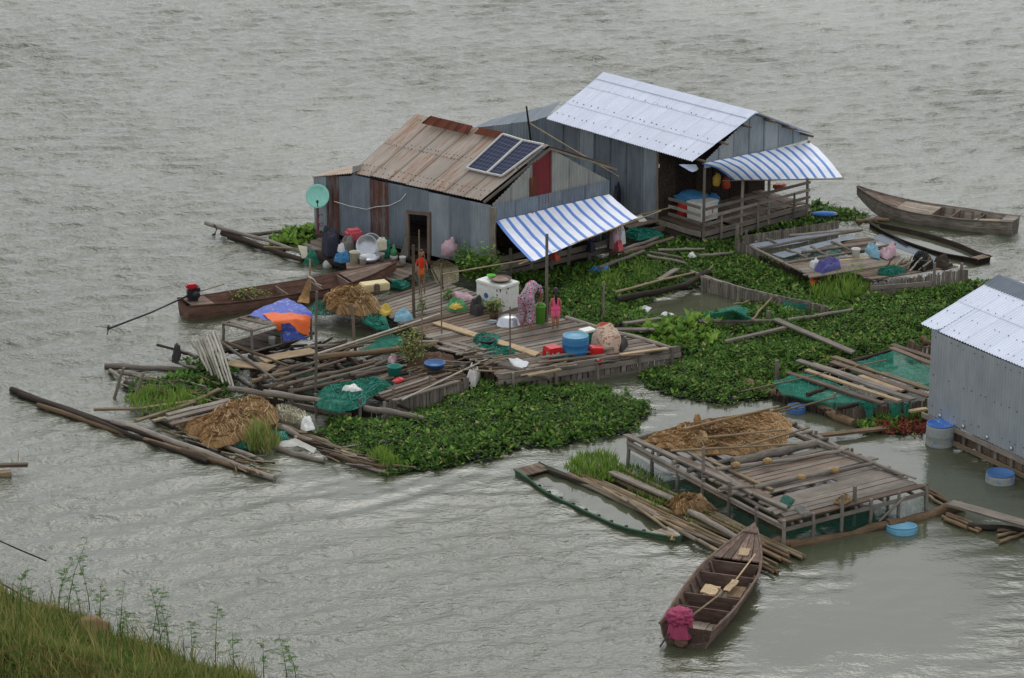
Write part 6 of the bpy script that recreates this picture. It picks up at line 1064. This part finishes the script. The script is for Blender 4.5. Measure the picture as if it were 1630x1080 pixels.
# ---------------------------------------------------------------- bank
BK = wpoly([(-80, 905), (0, 940), (45, 962), (100, 978), (150, 990), (185, 1015), (235, 1030), (290, 1050), (350, 1072), (430, 1085), (520, 1130), (560, 1300), (-700, 1400), (-700, 880)])
def bank_z(P_): d = poly_dist(P_, np.array(BK)); return np.where(d > 0, .32*np.clip(d, 0, .6)+.42*np.clip(d-.6, 0, 40), d*.5)+.12*(nval(P_[:, 0], P_[:, 1], .8, 4)-.5)+.25*(nval(P_[:, 0], P_[:, 1], 2.3, 5)-.5)*sm(d, 0, 1)
def build_bank():
    xs, ys = np.arange(-26, -1.5, .22), np.arange(38, 76, .22); X, Y = np.meshgrid(xs, ys); P_ = np.stack([X.ravel(), Y.ravel()], 1); z = np.maximum(bank_z(P_), -.8); n, m = len(xs), len(ys)
    fs = [(j*n+i, j*n+i+1, (j+1)*n+i+1, (j+1)*n+i) for j in range(m-1) for i in range(n-1)]
    o = mesh('bank', [(p[0], p[1], q) for p, q in zip(P_, z)], fs, 'bank', smooth=True); tag(o, kind='structure')
build_bank()
bpoly = wpoly([(-80, 915), (0, 945), (45, 966), (100, 984), (150, 996), (185, 1020), (235, 1036), (290, 1056), (350, 1078), (420, 1095), (420, 1230), (-150, 1230), (-150, 915)])
grass('bank_grass', 'thick yellowish green grass covering the near bank', None, 420, .36, ('leaf_bank', 'grass', 'grass_dry', 'grass_dry'), .011, poly=bpoly, zf=bank_z, lean=.8, seed=21); grass('bank_stalks', 'sparse tall dry grass stalks on the near bank', None, 40, .85, ('grass_dry', 'weed'), .012, poly=bpoly, zf=bank_z, lean=.5, seed=29); grass('bank_scrub', 'short leafy scrub growing on the near bank', None, 120, .22, ('leaf_bank', 'weed'), .04, poly=bpoly, zf=bank_z, lean=1.5, seed=23)
for i, (x, y, r_) in enumerate(((72, 985, .3), (145, 1008, .42), (95, 972, .2))):
    p = W(x, y, .35); tag(blob('earth_clod', Vector((p.x, p.y, float(bank_z(np.array([[p.x, p.y]]))[0])-.05)), (r_, r_*.8, r_*.7), 'dirt', None, i*5, .3), ('brown earth clod at the bank edge among weeds', 'large brown earth lump under the tallest bank weed', 'small earth clod at the grassy bank rim')[i], 'earth')
WE = [(109, 1005, 132), (143, 965, 85), (26, 955, 60), (48, 958, 50), (128, 972, 75), (192, 1018, 85), (243, 1034, 95), (257, 1040, 110), (271, 1040, 80), (306, 1040, 70), (343, 1055, 105), (372, 1068, 60), (420, 1085, 60), (457, 1085, 75), (472, 1078, 55), (92, 985, 90), (205, 1025, 60), (160, 990, 60)]
for i, (x, y, hp) in enumerate(WE):
    p = W(x, y, .1); z = max(float(bank_z(np.array([[p.x, p.y]]))[0]), -.1); c = Vector((p.x, p.y, z)); h = hp/72.*1.12; r_ = random.Random(i)
    t = thing('tall_weed', ('tallest feathery weed on the grassy bank above the earth lump' if i == 0 else 'slender feathery leaved weed standing at the edge of grassy bank'), 'weed', c, 'feathery weeds on the bank'); ln = Vector((r_.uniform(-.3, .34), r_.uniform(-.2, .2), 0))*h; h *= r_.uniform(.85, 1.12)
    st_ = lambda s: c+Vector((0, 0, h*s))+ln*s*s
    tube('stem', [st_(s) for s in (0, .3, .6, 1)], .013, 'weed', t, 5, taper=.35); CC = []; DD = []; SS = []
    for k in range(int(11+h*9)):
        s = r_.uniform(.18, 1); b0 = st_(s); az = r_.uniform(0, 6.28); fl_n = r_.uniform(.13, .34)*(1.2-s*.6); dv = Vector((math.cos(az), math.sin(az), r_.uniform(.1, .8)))*fl_n
        for q in range(7):
            f = (q+1)/7; pb_ = b0+dv*f-Vector((0, 0, fl_n*.5*f*f))
            for sg in (1, -1): CC.append(pb_); DD.append(Vector((-math.sin(az)*sg, math.cos(az)*sg, -.15))*r_.uniform(.035, .06)+dv*.12); SS.append(dv.normalized()*.012)
    A_ = lambda l: np.array([tuple(v) for v in l]); quads('fronds', A_(CC), A_(DD), A_(SS), np.zeros((len(CC), 3)), ('weed',), np.zeros(len(CC), int), parent=t, fold=0)
tag(tube('twig', [W(-5, 925, .6), W(40, 950, .5), W(62, 965, .35)], .02, 'bark', None, 5), 'bare dark twig leaning over the bank edge', 'twig')

# ================================================================ PEOPLE
def body(name, chains, mat, parent, vox=.012, smooth_it=2):
    bm = bmesh.new()
    for ch in chains:
        for i, (p, r_) in enumerate(ch):
            bmesh.ops.create_icosphere(bm, subdivisions=2, radius=r_, matrix=Matrix.Translation(p))
            if i:
                q, s = ch[i-1]; d = Vector(p)-Vector(q); L_ = d.length
                if L_ < 1e-4: continue
                mt = Matrix.Translation((Vector(p)+Vector(q))/2) @ d.to_track_quat('Z', 'Y').to_matrix().to_4x4(); bmesh.ops.create_cone(bm, cap_ends=True, segments=12, radius1=s, radius2=r_, depth=L_, matrix=mt)
    me = bpy.data.meshes.new(name); bm.to_mesh(me); bm.free(); o = bpy.data.objects.new(name, me); C.objects.link(o)
    md_ = o.modifiers.new('r', 'REMESH'); md_.mode = 'VOXEL'; md_.voxel_size = vox; s_ = o.modifiers.new('s', 'SMOOTH'); s_.iterations = smooth_it
    dg = bpy.context.evaluated_depsgraph_get(); m2_ = bpy.data.meshes.new_from_object(o.evaluated_get(dg)); bpy.data.objects.remove(o); m2_.name = name
    m2_.materials.clear(); m2_.materials.append(M[mat]); m2_.polygons.foreach_set('use_smooth', [True]*len(m2_.polygons)); o = bpy.data.objects.new(name, m2_); C.objects.link(o); o.parent = parent; return o
def hand(w_, d, side, s):                 # five unequal bent fingers from a palm; w_ wrist, d direction, side = thumb side
    d = Vector(d).normalized(); side = Vector(side).normalized(); nrm = d.cross(side); out = [[(w_, .022*s), (w_+d*.05*s, .027*s), (w_+d*.085*s, .026*s)]]
    for i, ln in enumerate((.065, .075, .07, .055)):
        b0 = w_+d*.085*s+side*(.03-.02*i)*s; out.append([(b0, .0095*s), (b0+d*ln*.55*s, .009*s), (b0+d*ln*.95*s+nrm*.02*s, .008*s)])
    b0 = w_+d*.03*s+side*.02*s; out.append([(b0, .011*s), (b0+d*.03*s+side*.03*s, .01*s), (b0+d*.06*s+side*.035*s, .009*s)]); return out
V3 = Vector
def person(lab, loc, rz, J, s=1.):        # J: joints in local metres, x right, y forward, z up
    t = thing('person', lab, 'person', loc, None, rz); t.scale = (s, s, s); return t
# girl in pink, seen from behind, height about 1.17 m
gl = W(884, 523, ZD); t = person('small girl in pink top and shorts standing with dark ponytail', gl, R(8), None, 1.04)
gch = [[(V3((0, 0, .54)), .088), (V3((0, .0, .64)), .08), (V3((0, .0, .76)), .09), (V3((0, -.005, .84)), .075), (V3((0, 0, .9)), .034), (V3((0, .005, .96)), .034)], [(V3((0, .015, 1.03)), .075), (V3((0, .005, 1.08)), .085)], [(V3((0, .07, 1.0)), .03), (V3((0, .035, .985)), .045)], [(V3((0, .095, 1.035)), .012), (V3((0, .075, 1.06)), .01)]]
for s in (1, -1):
    gch += [[(V3((s*.05, 0, .53)), .075), (V3((s*.055, .01, .3)), .05), (V3((s*.058, -.012, .2)), .043), (V3((s*.06, -.01, .06)), .027), (V3((s*.06, -.005, .03)), .027)], [(V3((s*.06, -.02, .02)), .024), (V3((s*.065, .06, .018)), .022), (V3((s*.067, .1, .014)), .016)], [(V3((s*.1, 0, .83)), .04), (V3((s*.135, -.01, .72)), .032), (V3((s*.15, .01, .6)), .026), (V3((s*.155, .03, .5)), .019)], [(V3((s*.08, 0, 1.045)), .02), (V3((s*.084, -.005, 1.07)), .016)]]
    gch += hand(V3((s*.155, .03, .5)), (0, .1, -1), (0, 1, 0), .8)
body('body', gch, 'skin', t, .009)
body('top', [[(V3((0, 0, .58)), .108), (V3((0, 0, .66)), .096), (V3((0, 0, .76)), .102), (V3((0, 0, .82)), .085)], [(V3((-.07, 0, .83)), .04), (V3((.07, 0, .83)), .04)], [(V3((-.05, 0, .57)), .095), (V3((.05, 0, .57)), .095)]], 'pink_cloth', t); body('shorts', [[(V3((-.04, 0, .53)), .09), (V3((.04, 0, .53)), .09)], [(V3((-.052, 0, .5)), .085), (V3((-.06, .005, .38)), .075)], [(V3((.052, 0, .5)), .085), (V3((.06, .005, .38)), .075)]], 'pink_short', t)
body('hair', [[(V3((0, -.02, 1.06)), .09), (V3((0, -.012, 1.1)), .082)], [(V3((0, -.085, 1.05)), .035), (V3((0, -.11, .98)), .04), (V3((0, -.115, .86)), .036), (V3((0.005, -.11, .74)), .02)]], 'hair', t)
def face(t, c, fwd, s, mat='skin'):       # eyes, brows and mouth
    for q in (1, -1): lathe('eye', [(.012*s, 0), (.008*s, .006*s), (0, .008*s)], 'black', V3(c)+V3((q*.03*s, fwd*.078*s, .005*s))+Vector(t.location), t, 8, (R(-90)*fwd, 0, 0))
    boxmesh('mouth', V3(c)+V3((0, fwd*.082*s, -.045*s))+Vector(t.location), (.02*s, .006*s, .005*s), 'maroon', t, 0, 0)
face(t, (0, .015, 1.035), 1, .95)
# boy facing the camera, hand on a bamboo
by = W(671, 450, .42); t = person('small boy in red shirt and orange shorts standing at the doorway boards', by, 0, None); h_ = .92
bch = [[(V3((0, 0, .46)), .08), (V3((0, 0, .56)), .078), (V3((0, 0, .66)), .084), (V3((0, 0, .72)), .07), (V3((0, 0, .78)), .032), (V3((0, -.005, .82)), .034)], [(V3((0, -.012, .89)), .078), (V3((0, 0, .93)), .086)], [(V3((0, -.065, .855)), .028), (V3((0, -.03, .85)), .045)], [(V3((0, -.09, .89)), .012), (V3((0, -.07, .915)), .01)]]
for s in (1, -1):
    bch += [[(V3((s*.045, 0, .45)), .068), (V3((s*.05, -.01, .25)), .046), (V3((s*.052, .01, .16)), .04), (V3((s*.054, .01, .05)), .026)], [(V3((s*.054, .015, .02)), .022), (V3((s*.06, -.06, .018)), .02), (V3((s*.062, -.09, .014)), .014)], [(V3((s*.09, 0, .71)), .036), (V3((s*.14, -.01, .62)), .029), (V3((s*.17, -.05, .53)), .024), (V3((s*.175, -.07, .47)), .017)], [(V3((s*.08, 0, .9)), .018), (V3((s*.083, .005, .925)), .014)]]
    bch += hand(V3((s*.175, -.07, .47)), (0, -.15, -1), (0, -1, 0), .75)
body('body', bch, 'skin', t, .009); body('shirt', [[(V3((0, 0, .5)), .1), (V3((0, 0, .6)), .094), (V3((0, 0, .68)), .09), (V3((0, 0, .72)), .075)], [(V3((-.08, 0, .71)), .045), (V3((.08, 0, .71)), .045)], [(V3((.09, 0, .7)), .045), (V3((.13, -.005, .63)), .042)], [(V3((-.09, 0, .7)), .045), (V3((-.13, -.005, .63)), .042)]], 'boy_shirt', t)
body('shorts', [[(V3((-.035, 0, .45)), .085), (V3((.035, 0, .45)), .085)], [(V3((-.047, 0, .43)), .078), (V3((-.053, -.005, .28)), .066)], [(V3((.047, 0, .43)), .078), (V3((.053, -.005, .28)), .066)]], 'orange_cloth', t); body('hair', [[(V3((0, .018, .925)), .086), (V3((0, .01, .955)), .08)], [(V3((0, -.04, .97)), .04), (V3((0, .03, .98)), .05)]], 'hair', t); face(t, (0, -.012, .895), -1, .95)
# woman bent over the bucket, seen from behind
wm = W(839, 521, ZD); fd = math.atan2(.82, .42)-math.pi/2; t = person('woman in grey floral pyjamas bending over the green bucket', wm, fd, None, 1.16)
hip = V3((0, -.05, .74)); ch1 = V3((0, .3, .96)); nk = V3((0, .43, .93)); hd = V3((0, .54, .84))
wch = [[(hip, .14), (V3((0, .1, .86)), .125), (ch1, .13), (V3((0, .38, .95)), .09), (nk, .05), (V3((0, .48, .89)), .048)], [(hd, .09), (V3((0, .57, .82)), .085)], [(V3((0, .53, .74)), .04), (V3((0, .55, .78)), .05)]]
for s in (1, -1):
    wch += [[(hip+V3((s*.09, 0, -.02)), .11), (V3((s*.11, .0, .4)), .07), (V3((s*.11, -.04, .26)), .055), (V3((s*.12, -.05, .06)), .035)], [(V3((s*.12, -.06, .025)), .032), (V3((s*.13, .06, .022)), .03), (V3((s*.135, .11, .018)), .02)], [(V3((s*.16, .35, .93)), .055), (V3((s*.2, .42, .72)), .042), (V3((s*.1, .46, .53)), .034), (V3((s*.07, .46, .48)), .025)], [(V3((s*.088, .54, .84)), .02), (V3((s*.09, .53, .86)), .018)]]
    wch += hand(V3((s*.07, .46, .48)), (0, .05, -1), (-s, .3, 0), 1.)
body('body', wch, 'skin', t, .012); body('shirt', [[(V3((0, -.02, .8)), .165), (V3((0, .12, .89)), .155), (V3((0, .28, .97)), .155), (V3((0, .37, .96)), .11)], [(V3((-.15, .35, .94)), .08), (V3((.15, .35, .94)), .08)], [(V3((.16, .35, .93)), .07), (V3((.19, .4, .8)), .06)], [(V3((-.16, .35, .93)), .07), (V3((-.19, .4, .8)), .06)]], 'floral', t)
body('trousers', [[(hip+V3((-.07, 0, 0)), .155), (hip+V3((.07, 0, 0)), .155)], [(hip+V3((.09, 0, -.04)), .14), (V3((.115, 0, .4)), .11), (V3((.12, -.04, .18)), .095)], [(hip+V3((-.09, 0, -.04)), .14), (V3((-.115, 0, .4)), .11), (V3((-.12, -.04, .18)), .095)]], 'floral', t)
body('hair', [[(V3((0, .52, .88)), .092), (V3((0, .56, .87)), .09)], [(V3((0, .48, .93)), .06), (V3((0, .5, .92)), .065)]], 'hair_red', t); face(t, (0, .56, .82), 1, 1.)

# ---------------------------------------------------------------- pieces of parts hang below their part
def sub(child, part):
    child.parent = part; child.matrix_parent_inverse = part.matrix_basis.inverted()
def sub_all(root, cname, pname):
    ps = [o for o in root.children if o.name.split('.')[0] == pname]
    for o in list(root.children):
        if o.name.split('.')[0] in cname and ps: sub(o, ps[0])
for o in list(C.objects):
    n = o.name.split('.')[0]
    if o.parent: continue
    if n == 'longtail_motor': sub_all(o, ('propeller_blade',), 'drive_shaft'); sub_all(o, ('fuel_tank', 'flywheel', 'muffler'), 'engine_block')
    if n == 'chest_freezer': sub_all(o, ('logo_disc', 'logo_mark', 'logo_letter', 'rust_spot', 'foot'), 'cabinet')
    if n == 'bucket': sub_all(o, ('handle',), 'body')
    if n == 'satellite_dish': sub_all(o, ('feed_horn',), 'feed_arm')
    if n == 'solar_panel': sub_all(o, ('frame_bar',), 'panel_cells')
    if n == 'person': sub_all(o, ('eye', 'mouth'), 'body')
    if n == 'jerrycan': sub_all(o, ('neck', 'handle'), 'body')
